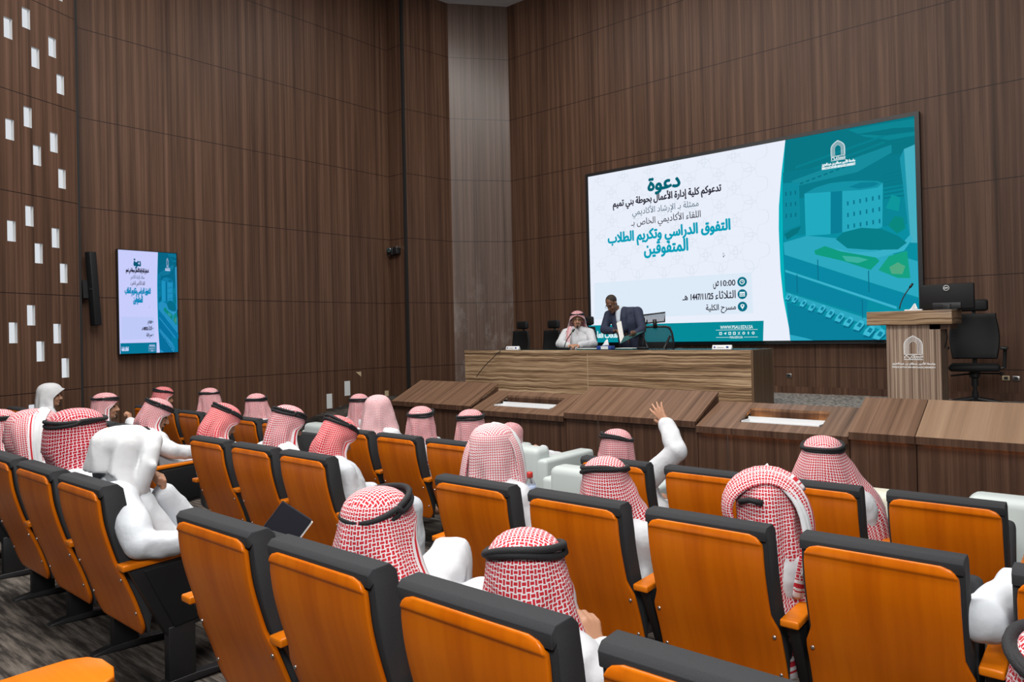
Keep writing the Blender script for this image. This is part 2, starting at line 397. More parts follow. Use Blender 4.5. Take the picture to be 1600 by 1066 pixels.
# ------------------------------------------------------------------ room shell
ZS = 1.1915                                   # height of the lowest panel joint
TOP = 8.25
def wall(name, p0, p1, mat, zlo=0.0, ztop=TOP, uoff=0.0, th=.12, holes=None, edge=None):
    p0, p1 = V3((*p0, 0)), V3((*p1, 0)); L = (p1 - p0).length; d = (p1 - p0) / L
    bm = B(); lo, hi = zlo - ZS, ztop - ZS
    if not holes: add_box(bm, (uoff, 0, lo), (uoff + L, th, hi))
    else:
        hs = [(uoff + a, b - ZS, uoff + c, e - ZS) for a, b, c, e in holes]
        xs = sorted({uoff, uoff + L, *[h[0] for h in hs], *[h[2] for h in hs]}); zs = sorted({lo, hi, *[h[1] for h in hs], *[h[3] for h in hs]})
        g = {}
        def gv(i, j):
            if (i, j) not in g: g[i, j] = bm.verts.new((xs[i], 0, zs[j]))
            return g[i, j]
        for i in range(len(xs) - 1):
            for j in range(len(zs) - 1):
                cx, cz = (xs[i] + xs[i + 1]) / 2, (zs[j] + zs[j + 1]) / 2
                if any(h[0] < cx < h[2] and h[1] < cz < h[3] for h in hs): continue
                bm.faces.new((gv(i, j), gv(i + 1, j), gv(i + 1, j + 1), gv(i, j + 1)))
        for h in hs:
            c = [(h[0], h[1]), (h[2], h[1]), (h[2], h[3]), (h[0], h[3])]
            for k in range(4):
                a, b = c[k], c[(k + 1) % 4]
                bm.faces.new([bm.verts.new(q) for q in ((a[0], 0, a[1]), (b[0], 0, b[1]), (b[0], .05, b[1]), (a[0], .05, a[1]))]).material_index = 1
        add_box(bm, (uoff, .06, lo), (uoff + L, th, hi))
    o = build(name, bm, [mat] + ([edge] if edge else []))
    o.matrix_world = Matrix(((d.x, -d.y, 0, p0.x - d.x * uoff), (d.y, d.x, 0, p0.y - d.y * uoff), (0, 0, 1, ZS), (0, 0, 0, 1)))
    return tag(o, kind='structure')
SW = 10.925
wall('wall_stage', (-9.217, SW), (4.0, SW), M['walnut'], uoff=(-9.217 + 1.33) % 1.2)
wall('wall_facet', (-9.97, 10.01), (-9.217, SW), M['walnut_facet'], uoff=.75)
wall('wall_left_pier', (-10.13, 8.98), (-9.97, 10.01), M['walnut'], uoff=.08)
wall('wall_left_return', (-10.58, 8.96), (-10.17, 8.96), M['walnut'], uoff=.2)
wall('wall_left', (-10.58, 3.0), (-10.58, 8.96), M['walnut'], uoff=(3.0 - 4.75) % 1.2)
# projecting panel with daylit slots
PL = 2.4; pd = V3((-.393, .9195)); pe = V3((-10.34, 3.53)); ps = pe - pd * PL
slots = []
for k in range(-1, 6):
    for u, v in ((.677, .94), (.908, .73), (.33, .716), (.563, .50), (.223, .28), (1.42, .6), (1.75, .85)):
        z = ZS + 1.2 * k + v
        if .3 < z < TOP - .2: slots.append((PL - u - .052, z - .122, PL - u + .052, z + .122))
pw = wall('wall_left_front', ps, pe, M['walnut'], uoff=(0.0 - PL) % 1.2 + .02, holes=slots, edge=M['slot_edge'])
off = (0.0 - PL) % 1.2 + .02
for i, h in enumerate(slots):
    bm = B(); add_box(bm, (off + h[0] - .01, .045, h[1] - ZS - .01), (off + h[2] + .01, .058, h[3] - ZS + .01))
    o = build('window_%d' % (i + 1), bm, M['slot']); o.matrix_world = pw.matrix_world.copy(); tag(o, kind='structure')
# near-black strips painting the shade in the gaps beside the projecting panel and pier
o = box('trim_1', (-10.60, 3.50, 0), (-10.345, 3.56, TOP), M['gap_shade']); tag(o, kind='structure')
o = box('trim_2', (-10.175, 8.953, 0), (-10.125, 9.0, TOP), M['gap_shade']); tag(o, kind='structure')
# pale slot covers low on the left wall
for i, (y0, z0, y1, z1, m) in enumerate([(7.466, -1.001, 7.579, -1.256, 'slot_dim'), (7.847, -.805, 7.966, -1.064, 'slot_dim'), (7.741, -1.237, 7.847, -1.40, 'slot_dim'), (9.12, -.815, 9.23, -1.0, 'slot_dim'), (8.756, -1.044, 8.846, -1.147, 'beige')]):
    x = -10.58 if y1 < 8.97 else -10.13
    o = box('trim_%d' % (i + 3), (x - .01, y0, CZ + z1), (x + .006, y1, CZ + z0), M[m]); tag(o, kind='structure')
bm = B(); add_prism(bm, [(8.10, CZ - .655), (8.215, CZ - .655), (8.215, CZ - .745)], -10.585, -10.574, 'x')
tag(build('trim_9', bm, M['beige']), kind='structure')
# floor: gently raked seating floor, flat before the stage
def zf(y): return max(0.0, .264 - .078 * (y - 1.48))
bm = B(); yf = 1.48 + .264 / .078
add_prism(bm, [(-3.5, zf(-3.5)), (yf, 0), (11.2, 0), (11.2, -.2), (-3.5, -.2)], -10.75, 4.0, 'x')
tag(build('floor', bm, M['carpet']), kind='structure')
bm = B(); add_box(bm, (-10.75, -3.5, TOP), (4.0, 11.2, TOP + .1)); tag(build('ceiling', bm, M['ceiling']), kind='structure')
# stage platform and the carpeted ramp at its left end
tag(box('floor_stage', (-9.25, 8.06, 0), (4.0, 10.92, .8), M['stage_carpet']), kind='structure')
tag(box('baseboard_stage', (-9.2, 10.905, .8), (4.0, 10.93, .90), M['walnut_plain']), kind='structure')
bm = B(); n = 14; pr = []
for i in range(n + 1):
    t = i / n; pr.append((5.4 + 3.1 * t, .02 + .62 * (t * t * (3 - 2 * t)) ** .75))
pr += [(8.96, .66), (8.96, 0), (5.4, 0)]
add_prism(bm, pr, -10.55, -9.05, 'x'); o = build('floor_ramp', bm, M['carpet'], bevel=.03); tag(o, kind='structure')

# ------------------------------------------------------------------ stage front: sloped sections
YL, YH = 7.46, 8.09
def section(x0, x1, zl, zh, label, pit=None, lamp=False, joint=None, mat='walnut_top_lit'):
    t = thing('stage_front_cabinet', label, 'stage front', ((x0 + x1) / 2, YL, 0), 0, 'sloped cabinets along the stage front')
    hx = (x1 - x0) / 2 - .004; D = YH - YL; sl = (zh - zl) / D
    box('front_panel', (-hx, .055, .09), (hx, .085, zl - .035), M['walnut_plain'], t)
    box('plinth', (-hx, .07, 0), (hx, .09, .09), M['walnut_plain'], t)
    for s in (-1, 1):
        bm = B(); add_prism(bm, [(.085, 0), (.085, zl - .02), (D - .005, zh - .055), (D - .005, 0)], s * hx - .02 * (s > 0), s * hx + .02 * (s < 0)); build('side_panel', bm, M['walnut_plain'], t)
    bm = B(); th = .035
    if pit:
        a, b, c, d = pit; xs = [-hx, a, b, hx]; ys = [0, c, d, D]
        for i in range(3):
            for j in range(3):
                if i == 1 and j == 1: continue
                add_prism(bm, [(ys[j], zl + sl * ys[j]), (ys[j + 1], zl + sl * ys[j + 1]), (ys[j + 1], zl + sl * ys[j + 1] - th), (ys[j], zl + sl * ys[j] - th)], xs[i], xs[i + 1])
        bmesh.ops.remove_doubles(bm, verts=bm.verts, dist=1e-5)
        seen = {}
        for f in list(bm.faces):
            k = tuple(sorted(v.index if v.index >= 0 else id(v) for v in f.verts)); seen.setdefault(frozenset(f.verts), []).append(f)
        for fs in seen.values():
            if len(fs) > 1:
                for f in fs: bm.faces.remove(f)
    else: add_prism(bm, [(0, zl), (D, zh), (D, zh - th), (0, zl - th)], -hx, hx)
    build('sloped_top', bm, M[mat], t)
    if pit:
        a, b, c, d = pit
        bm = B(); add_box(bm, (a - .01, d - .005, zl - .12), (b + .01, d + .015, zl + sl * d - .03)); build('recess_back', bm, M['walnut_plain'], t)
        bm = B(); add_box(bm, (a - .01, c - .02, zl - .14), (b + .01, d + .01, zl - .12)); build('recess_floor', bm, M['walnut_plain'], t)
        # white lamp trough lying in the recess
        bm = B(); zt = zl + sl * c - .005; w2 = .20; h2 = .07
        pr = [(c + .005, zt - h2), (c + .005, zt + .012), (c + .017, zt + .012), (c + .017, zt - h2 + .02), (c + w2, zt - h2 + .05), (c + w2, zt + .045), (c + w2 + .012, zt + .045), (c + w2 + .012, zt - h2 + .03)]
        add_prism(bm, pr, a + .02, b - .02); add_box(bm, (a + .02, c + .01, zt - h2), (a + .032, c + w2, zt + .02)); add_box(bm, (b - .032, c + .01, zt - h2), (b - .02, c + w2, zt + .02))
        build('lamp_trough', bm, M['white_paint'], t)
        if lamp:
            for q in (a + .12, b - .10):
                bm = B(); add_ball(bm, (q, d - .09, zl - .03), (.045, .03, .022)); lo = build('lamp', bm, M['warm_lamp'], t, smooth=True); pl = bpy.data.lights.new('trough_lamp', 'POINT'); pl.energy = 1.3; pl.color = (1, .66, .28); pl.shadow_soft_size = .03; po = link('trough_lamp', pl, t); po.location = (q, d - .09, zl + .02)
    if joint: box('joint', (joint - .003, .052, .09), (joint + .003, .056, zl - .036), M['steel'], t)
    if lamp or x0 > -3.8:
        box('light_strip', (-hx + .05, .030, zl - .050), (hx - .05, .042, zl - .040), M['warm_strip'], t)
    box('lip', (-hx, -.001, zl - .072), (hx, .014, zl - .002), M['walnut_plain'], t)
    return t
RL, RH, LL, LH = .760, 1.045, .712, .934
section(-8.85, -7.15, RL, RH, 'raised dark wood stage-front box at the left end of the stage')
section(-7.15, -5.50, LL, LH, 'low dark wood stage-front box with an unlit white lamp trough', (-.53, .50, .16, .50))
section(-5.50, -3.68, RL, RH, 'raised dark wood stage-front box behind the raised hand', joint=-.42)
section(-3.68, -2.08, LL, LH, 'low dark wood stage-front box with a lamp trough glowing warm', (-.36, .50, .16, .50), True, joint=-.45)
section(-2.08, -1.50, RL, RH, 'narrow raised dark wood stage-front box below the podium')
section(-1.50, 0.70, RL, RH, 'long sheen-topped stage-front box at the right end', mat='walnut_sheen')
box('trim_10', (-9.06, 7.5, 0), (-8.86, 8.09, .75), M['walnut_plain']).__setitem__('kind', 'structure')

# ------------------------------------------------------------------ panel desk on the stage
SZ = .8
DX0, DX1, DY, DT = -8.33, -3.46, 8.60, CZ - .283
t = thing('panel_desk', 'long light zebra-wood panel desk standing on the stage', 'desk', ((DX0 + DX1) / 2, DY, SZ))
hx = (DX1 - DX0) / 2; hz = DT - SZ
box('front_panel', (-hx, 0, 0), (hx - .03, .03, hz - .05), M['zebra'], t)
box('desk_top', (-hx - .005, -.008, hz - .05), (hx - .025, .64, hz), M['zebra'], t, bevel=.003)
box('end_panel', (hx - .03, -.004, 0), (hx, .64, hz + .002), M['zebra_end'], t)
box('end_panel', (-hx, .03, 0), (-hx + .03, .62, hz - .05), M['zebra_end'], t)
box('joint', (.0, -.003, 0), (.006, .002, hz - .05), M['beige'], t)
box('glass_top', (-hx + .03, .06, hz), (hx - .06, .62, hz + .006), M['glass_top'], t)
DZ = DT + .006

def nameplate(x, y, label):
    t = thing('name_plate', label, 'name plate', (x, y, DZ), 0, 'name plates on the panel desk')
    bm = B(); add_prism(bm, [(0, 0), (.06, 0), (.035, .055), (.022, .055)], -.13, .13); build('stand', bm, M['white_paint'], t, bevel=.002)
    bm = B(); q = .0095
    for cx, r in ((-.095, .014), (.075, .019)):
        vs = [bm.verts.new((cx + r * cos(2 * pi * k / 14), q - .003, .028 + .7 * r * sin(2 * pi * k / 14))) for k in range(14)]; bm.faces.new(vs)
    build('emblem', bm, M['blue'], t)
    bm = B(); add_box(bm, (-.06, q - .0035, .026), (.035, q - .003, .029)); add_box(bm, (-.05, q - .0035, .019), (.02, q - .003, .021)); build('writing', bm, M['steel'], t)
nameplate(-7.36, 8.66, 'white name plate at the left end of the panel desk')
nameplate(-3.92, 8.72, 'white name plate at the right end of the panel desk')

def desk_mic(x, y, z, tip, label, green=False, base=True):
    t = thing('gooseneck_microphone', label, 'microphone', (x, y, z), 0, 'gooseneck microphones')
    if base:
        bm = B(); add_prism(bm, [(-.07, -.05), (.07, -.05), (.06, .06), (-.06, .06)], 0, .03, 'z'); build('base', bm, M['black'], t, bevel=.008)
    p = []
    for i in range(9):
        s = i / 8; p.append((tip[0] * s ** 1.7, tip[1] * s, .03 + (tip[2] - .03) * s))
    bm = B(); add_tube(bm, p, .0065, 6); build('neck', bm, M['black'], t, smooth=True)
    a, b = V3(p[-2]), V3(p[-1]); bm = B(); add_tube(bm, [b, b + (b - a).normalized() * .02, b + (b - a).normalized() * .06], [.009, .014, .011], 8)
    build('capsule', bm, M['black'], t, smooth=True)
    if green:
        bm = B(); add_ball(bm, b, .008, seg=8, rg=6); build('signal_ring', bm, emis('green_led', (.35, .9, .1), 1.2), t)
desk_mic(-6.44, 8.80, DZ, (.13, .03, .26), 'black gooseneck microphone in front of the seated man in white', True)
desk_mic(-5.13, 8.85, DZ, (.04, .04, .35), 'black gooseneck microphone beside the standing man in navy')

t = thing('tissue_box', 'blue and white tissue box on the desk between the two men', 'tissue box', (-5.71, 8.80, DZ))
box('carton', (-.12, -.05, 0), (.12, .06, .05), M['blue'], t, bevel=.004)
box('sleeve', (-.045, -.053, .004), (.075, -.049, .048), M['white_paint'], t)
def tissue(parent, z, s=1.0):
    bm = B(); pts = []
    for i in range(7):
        for j in range(2):
            a = i / 6 * pi; pts.append(bm.verts.new(((.05 * cos(a)) * (1 - .6 * j) * s, (.018 * sin(a * 2) + .012 * j) * s, z + (.085 * j * (.6 + .4 * sin(a * 1.3 + .4))) * s)))
    for i in range(6): bm.faces.new((pts[2 * i], pts[2 * i + 2], pts[2 * i + 3], pts[2 * i + 1]))
    build('tissue', bm, M['white_paint'], parent, solid=.004, sub=1, smooth=True)
tissue(t, .05, 1.2)
for x, y, r, lab in ((-6.0, 8.82, .2, 'dark teal folder lying on the desk before the tissue box'), (-5.42, 8.95, -.1, 'dark teal folder lying below the standing man')):
    t = thing('document_folder', lab, 'folder', (x, y, DZ), r); box('cover', (-.16, -.12, 0), (.16, .12, .012), M['folder'], t); box('sheets', (-.15, -.11, .012), (.15, .11, .016), M['paper'], t)
bm = B(); pts = []
for i in range(15):
    s = i / 14; x = -7.52 - .13 * s - .42 * max(0, s - .1) ** 1.2; z = DZ + .012 if s < .08 else DZ + .006 - (.44) * ((s - .08) / .92) ** 1.15 + .10 * sin(pi * s) * (s - .5)
    pts.append((x, 8.66 - .12 * min(1, s * 5), z))
add_tube(bm, pts, .006, 6); tag(build('power_cable', bm, M['black'], smooth=True), 'thin black cable hanging down the left front of the panel desk', 'cable')

# ------------------------------------------------------------------ office chairs
def office_chair(label, x, y, rz, z=SZ, mesh=False, arms=True, tall=1.0, wide=.25):
    t = thing('office_chair', label, 'office chair', (x, y, z), rz, 'black office chairs on the stage')
    fab = M['black_pad']
    bm = B(); add_box(bm, (-.25, -.24, .43), (.25, .24, .51)); build('seat', bm, fab, t, bevel=.03, seg=3)
    bm = B(); nx, nz = 8, 10; g = []
    for i in range(nx + 1):
        for j in range(nz + 1):
            u = -1 + 2 * i / nx; v = j / nz; hw = wide * (.88 + .12 * sin(pi * min(1, v * 1.1)))
            g.append(bm.verts.new((u * hw, -.25 - .05 * v + .05 * u * u - .03 * sin(pi * v), .56 + .50 * v * tall)))
    for i in range(nx):
        for j in range(nz): bm.faces.new((g[i * (nz + 1) + j], g[(i + 1) * (nz + 1) + j], g[(i + 1) * (nz + 1) + j + 1], g[i * (nz + 1) + j + 1]))
    build('backrest', bm, M['net'] if mesh else fab, t, solid=.0 if mesh else .035, bevel=0 if mesh else .01, smooth=True)
    zt = .56 + .5 * tall
    if mesh:
        bm = B(); pts = []
        for k in range(28):
            a = 2 * pi * k / 28; sx = (abs(cos(a)) ** .35) * (1 if cos(a) >= 0 else -1); sz = (abs(sin(a)) ** .35) * (1 if sin(a) >= 0 else -1)
            v = .5 + .5 * sz; pts.append((sx * wide * (.88 + .12 * sin(pi * min(1, v * 1.1))), -.25 - .05 * v + .05 * sx * sx - .03 * sin(pi * v), .56 + .5 * v * tall))
        add_tube(bm, pts, .016, 6, closed=True)
        for s in (-1, 1): add_tube(bm, [(s * .2, -.24, zt - .14), (s * .1, -.30, .68), (0, -.31, .52)], .018, 6)
        build('back_frame', bm, M['black'], t, smooth=True)
        bm = B()
        add_tube(bm, [(-.14, -.33, zt + .05), (.14, -.33, zt + .07), (.15, -.35, zt + .20), (-.16, -.35, zt + .17)], .013, 6, closed=True); add_tube(bm, [(0, -.32, zt - .02), (0, -.35, zt + .1)], .03, 8)
        build('headrest', bm, M['black'], t, smooth=True)
        bm = B(); bm.faces.new([bm.verts.new(q) for q in ((-.14, -.335, zt + .05), (.14, -.335, zt + .07), (.15, -.355, zt + .2), (-.16, -.355, zt + .17))]); build('headrest_net', bm, M['net'], t)
    else:
        bm = B(); add_box(bm, (-.15, -.34, zt + .03), (.15, -.27, zt + .17)); build('headrest', bm, fab, t, bevel=.03, seg=3)
        bm = B(); add_tube(bm, [(0, -.31, zt - .1), (0, -.335, zt + .08)], .02, 8); build('headrest_stem', bm, M['black'], t)
        bm = B(); add_tube(bm, [(0, .0, .43), (0, -.28, .45), (0, -.335, .62)], .025, 8); build('back_bracket', bm, M['black'], t)
    if arms:
        for s in (-1, 1):
            bm = B(); add_box(bm, (s * .29 - .04, -.14, .68), (s * .29 + .04, .13, .71)); build('armrest', bm, M['black'], t, bevel=.01)
            bm = B(); add_tube(bm, [(s * .22, .0, .45), (s * .29, .0, .47), (s * .30, -.01, .68)], .02, 8); build('arm_post', bm, M['black'], t)
    bm = B(); add_lathe(bm, [(.055, .43), (.055, .36), (.036, .34), (.036, .25), (.022, .25), (.022, .19), (.034, .19), (.034, .06)]); build('gas_lift', bm, M['black'], t, smooth=False)
    bm = B(); add_tube(bm, [(.0, .02, .40), (.24, .05, .37)], .012, 6); add_tube(bm, [(0, 0, .40), (-.25, .03, .40)], .010, 6); add_ball(bm, (-.26, .03, .40), .022); build('lever', bm, M['black'], t)
    for k in range(5):
        a = 2 * pi * k / 5 + .3; d = V3((cos(a), sin(a), 0))
        bm = B(); add_tube(bm, [d * .02 + V3((0, 0, .10)), d * .30 + V3((0, 0, .065))], [.030, .018], 8); l = build('base_leg', bm, M['black'], t)
        bm = B(); add_ball(bm, d * .29 + V3((0, 0, .028)), (.026, .026, .028)); build('caster', bm, M['black'], l, smooth=True)
    return t
office_chair('black office chair with headrest beside the podium', -1.36, 9.95, pi + .12, tall=1.08, wide=.255)
office_chair('empty black office chair at the far left end of the panel desk', -8.24, 9.62, pi - .25, tall=.92)
office_chair('empty black office chair next to the seated man in white', -7.56, 9.62, pi - .3, tall=.92)
office_chair('black office chair under the seated man in white', -6.82, 9.60, pi - .1, tall=1.0, arms=False)
office_chair('black mesh-backed office chair beside the standing man in navy', -5.30, 9.62, .35, mesh=True, tall=.95)

# ------------------------------------------------------------------ podium with its screen
PX, PY = -1.85, 9.0
def emblem(parent, s, mat, y, bars=True):
    """pointed arch of nested lines over a square-lettered block"""
    bm = B()
    for k in range(4):
        w0 = s * (.50 - .085 * k); wd = s * (.05 if k == 0 else .028)
        out, inn = [], []
        for i in range(21):
            a = i / 20
            # half outline of the pointed arch, left foot to apex to right foot
            def pt(ww, a):
                if a <= .5: q = a * 2; sg = -1
                else: q = (1 - a) * 2; sg = 1
                if q < .5: return (sg * ww, s * (.02 + q * 1.0))
                r = (q - .5) * 2; return (sg * ww * (1 - r ** 2.1), s * .52 + ww * 1.16 * r ** .9)
            out.append(bm.verts.new((pt(w0, a)[0], y, pt(w0, a)[1]))); inn.append(bm.verts.new((pt(w0 - wd, a)[0], y, pt(w0 - wd, a)[1])))
        for i in range(20): bm.faces.new((out[i], out[i + 1], inn[i + 1], inn[i]))
    def bar(x0, z0, x1, z1): bm.faces.new([bm.verts.new(q) for q in ((x0 * s, y, z0 * s), (x1 * s, y, z0 * s), (x1 * s, y, z1 * s), (x0 * s, y, z1 * s))])
    # square kufic block
    bar(-.5, -.04, .5, 0); bar(-.5, -.34, .5, -.30)
    for x in (-.48, -.30, -.12, .02): bar(x, -.26, x + .05, -.07)
    bar(-.48, -.12, -.25, -.07); bar(-.30, -.26, .0, -.21); bar(-.12, -.12, .0, -.08); bar(.05, -.26, .5, -.21); bar(.10, -.17, .34, -.13)
    for x in (.14, .26, .38, .46): bar(x, -.26, x + .04, -.09 if x > .3 else -.15)
    bmesh.ops.remove_doubles(bm, verts=bm.verts, dist=1e-6)
    e = build('emblem', bm, mat, parent); return e
t = thing('podium', 'light wood podium with white arch emblem on the right of the stage', 'podium', (PX, PY, SZ))
hp = 1.14
bm = B(); add_box(bm, (-.425, 0, hp - .155), (.425, .60, hp)); build('podium_top', bm, M['zebra'], t, bevel=.003)
bm = B(); add_box(bm, (-.235, .05, 0), (.305, .44, hp - .155)); build('podium_body', bm, M['zebra_v'], t)
bm = B(); add_box(bm, (.20, .05, hp - .21), (.40, .5, hp - .156)); build('drawer_case', bm, M['walnut_plain'], t)
bm = B(); add_tube(bm, [(.33, .2, hp - .2), (.345, .2, hp - .3), (.315, .22, hp - .42)], .006, 6); build('lead', bm, M['black'], t)
wh = plain('white_vinyl', (.85, .85, .85), .5)
e = emblem(t, .19, wh, 0); e.location = (.035, .0485, .657)
UNI = '\ufeb0\ufef3\ufeb0\ufecc\ufedf\ufe8d\ufeaa\ufe92\ufecb \ufee6\ufe91 \ufee1\ufe8e\ufec4\ufeb3 \ufeae\ufef4\ufee3\ufef7\ufe8d \ufe94\ufecc\ufee3\ufe8e\ufe9f'
ENG = 'PRINCE SATTAM BIN ABDULAZIZ UNIVERSITY'
text('lettering', UNI, 0, wh, t, (.035, .0485, .548), bold=.0014, width=.43, height=.036)
text('lettering', ENG, 0, wh, t, (.035, .0485, .510), bold=.0009, width=.43, height=.017)
# things on the podium
t = thing('computer_monitor', 'black computer monitor seen from behind on the podium', 'monitor', (-1.53, 9.36, SZ + hp))
bm = B(); add_prism(bm, [(0, .012), (.0, .292), (.05, .298), (.055, .008)], -.265, .265); build('casing', bm, M['black_pad'], t, bevel=.01)
bm = B(); add_box(bm, (-.14, -.012, .015), (.14, .01, .085)); build('port_cover', bm, M['black'], t, bevel=.004)
bm = B(); add_box(bm, (-.04, -.03, 0), (.04, 0, .07)); add_box(bm, (-.12, -.08, 0), (.12, .14, .012)); build('stand', bm, M['black'], t, bevel=.004)
bm = B(); add_tube(bm, [(.028 * cos(2 * pi * k / 24), -.004, .250 + .028 * sin(2 * pi * k / 24)) for k in range(24)], .003, 6, closed=True)
for x in (-.016, -.006, .004, .013): add_box(bm, (x - .003, -.005, .242), (x + .003, -.002, .258))
build('logo', bm, M['white_paint'], t)
desk_mic(-1.99, 9.28, SZ + hp, (.10, .04, .27), 'black gooseneck microphone standing on the podium', base=False)
t = thing('tissue_packet', 'white crumpled tissues beside the monitor on the podium', 'tissues', (-1.83, 9.20, SZ + hp))
bm = B(); add_box(bm, (-.09, -.03, 0), (.09, .03, .018)); build('packet', bm, M['white_paint'], t, bevel=.005)
tissue(t, .016, .9)
# wall sockets
for i, (x, z, lab) in enumerate(((-3.855, -.74, 'small grey wall socket below the large screen'), (-1.16, -.712, 'beige wall socket behind the office chair by the podium'), (-1.055, -.714, 'grey wall socket right of the beige one by the podium'))):
    t = thing('wall_socket', lab, 'socket', (x, SW, CZ + z), 0, 'wall sockets behind the stage')
    box('plate', (-.04, -.012, -.03), (.04, 0, .03), M['beige' if i == 1 else 'steel'], t, bevel=.004); box('insert', (-.02, -.016, -.018), (.02, -.011, .018), M['black'], t)

# ------------------------------------------------------------------ the slide, shown on both screens
S_ = lambda r, g, b: tuple((c / 255 / 12.92 if c <= 10 else ((c / 255 + .055) / 1.055) ** 2.4) for c in (r, g, b))
EC = {}
def ecol(r, g, b):
    k = (r, g, b)
    if k not in EC: EC[k] = emis('screen_%02x%02x%02x' % k, S_(*k), 1.0)
    return EC[k]
def slide(parent, W, H, tint=(1, 1, 1), depth=.0006):
    def col(r, g, b): return ecol(int(r * tint[0]), int(g * tint[1]), int(b * tint[2]))
    bm = B(); mats = []; lay = [0]
    def mi(c):
        m = col(*c)
        if m not in mats: mats.append(m)
        return mats.index(m)
    def poly(pts, c, up=True):
        if up: lay[0] += 1
        f = bm.faces.new([bm.verts.new((min(max(u, 0), 1) * W, -lay[0] * depth, min(max(v, 0), 1) * H)) for u, v in pts]); f.material_index = mi(c)
    WHT = (233, 239, 251)
    poly([(0, 0), (1, 0), (1, 1), (0, 1)], WHT)
    # faint lattice of rounded stars on the white side
    lay[0] += 1; lc = (219, 228, 239); A = W / H
    for i in range(6):
        for j in range(9):
            cx = .045 + .095 * i + (.0475 if j % 2 else 0); cy = .38 + .084 * j
            if cx > .60 or (j < 1 and cx > .55): continue
            ring = []
            for k in range(41):
                a = 2 * pi * k / 40; r = .047 * (1 + .22 * cos(4 * a) - .06 * cos(8 * a)); ring.append((cx + r * cos(a), cy + r * A * sin(a), a, r))
            for k in range(40):
                p, q = ring[k], ring[k + 1]; s = .965
                pts = [(p[0], p[1]), (q[0], q[1]), (cx + (q[0] - cx) * s, cy + (q[1] - cy) * s), (cx + (p[0] - cx) * s, cy + (p[1] - cy) * s)]
                if max(y for x, y in pts) < 1: poly(pts, lc, False)
    cw = [(0.674, 1), (0.661, 0.843), (0.651, 0.674), (0.649, 0.56), (0.651, 0.353), (0.657, 0.215), (0.677, 0)]
    cp = [(0.674, 1), (0.667, 0.842), (0.662, 0.671), (0.66, 0.443), (0.663, 0.26), (0.67, 0.1), (0.677, 0)]
    poly(cw + [(1, 0), (1, 1)], (6, 178, 190)); 
    # the tinted aerial picture in bands
    poly(cp + [(1, 0), (1, 1)], (10, 118, 132))
    for y0, c in ((.84, (10, 122, 138)), (.70, (10, 134, 152)), (.52, (10, 142, 162))):
        sub = [p for p in cp if p[1] < y0]; poly([(.665, y0)] + sub + [(1, 0), (1, y0)], c)
    G = (15, 150, 174)
    poly([(0.842, .992), (0.92, .991), (1, .988), (1, .912), (0.941, .911), (0.881, .947)], (14, 134, 148))
    poly([(.86, .965), (.95, .962), (1, .95), (1, .93), (.93, .935)], (10, 116, 130))
    for j in range(4): poly([(.70 + .05 * j, .86 - .02 * j), (.93, .94 - .03 * j), (.93, .93 - .03 * j), (.70 + .05 * j, .85 - .02 * j)], (10, 128, 142))
    poly([(0.688, .791), (0.852, .854), (0.946, .888), (0.946, .852), (0.862, .787), (0.7, .762)], (22, 140, 156))
    for j in range(9): poly([(.712 + .016 * j, .775 + .0065 * j), (.722 + .016 * j, .779 + .0065 * j), (.722 + .016 * j, .772 + .0065 * j), (.712 + .016 * j, .768 + .0065 * j)], (8, 112, 128))
    for j in range(7): poly([(.925, .76 - .018 * j), (.99, .775 - .02 * j), (.99, .767 - .02 * j), (.925, .752 - .018 * j)], (8, 120, 136))
    poly([(0.975, .858), (1, .871), (1, .431), (0.985, .434)], (70, 176, 196)); poly([(.965, .82), (.975, .858), (.985, .434), (.98, .5)], (26, 148, 170))
    poly([(0.666, .785), (0.71, .779), (0.711, .57), (0.663, .546)], (16, 140, 160))
    poly([(0.663, .489), (0.728, .512), (0.806, .486), (1, .349), (1, .187), (0.9, .258), (0.665, .429)], (44, 168, 192))
    poly([(0.724, .719), (0.794, .713), (0.791, .508), (0.725, .512)], (34, 170, 192)); poly([(0.794, .713), (0.823, .705), (0.821, .511), (0.791, .508)], (10, 126, 150))
    poly([(0.824, .724), (0.872, .699), (0.911, .701), (0.924, .719), (0.92, .518), (0.903, .508), (0.858, .498), (0.821, .511)], (38, 168, 190))
    poly([(0.724, .719), (0.755, .741), (0.792, .752), (0.827, .751), (0.873, .743), (0.911, .731), (0.924, .719), (0.911, .701), (0.872, .699), (0.823, .707)], (22, 146, 166))
    poly([(.84, .722), (.87, .735), (.905, .728), (.915, .718), (.90, .708), (.865, .707)], (12, 128, 150))
    for r in range(3):
        for k in range(6): x = .835 + .0155 * k; y = .655 - .055 * r + .002 * k; poly([(x, y), (x + .004, y), (x + .004, y - .02), (x, y - .02)], (12, 118, 142))
        for k in range(3): x = .672 + .013 * k; y = .74 - .055 * r; poly([(x, y), (x + .004, y), (x + .004, y - .02), (x, y - .02)], (10, 112, 132))
    poly([(.80, .44), (.84, .415), (.90, .405), (.965, .43), (.985, .47), (.99, .45), (.97, .40), (.90, .375), (.83, .39)], (56, 176, 200))
    poly([(0.805, .481), (0.824, .51), (0.87, .523), (0.919, .508), (0.957, .47), (0.977, .435), (0.956, .408), (0.891, .416), (0.834, .433)], (8, 126, 136))
    poly([(0.748, .435), (0.776, .453), (0.817, .421), (0.904, .379), (0.912, .362), (0.89, .323), (0.822, .375), (0.751, .416)], (16, 156, 128))
    poly([(0.909, .32), (0.934, .38), (0.977, .399), (0.983, .275), (0.954, .279)], (22, 160, 130))
    poly([(.82, .40), (.86, .388), (.885, .372), (.86, .36), (.83, .372)], (60, 176, 160)); poly([(.935, .33), (.955, .35), (.972, .33), (.965, .295), (.94, .30)], (80, 168, 130))
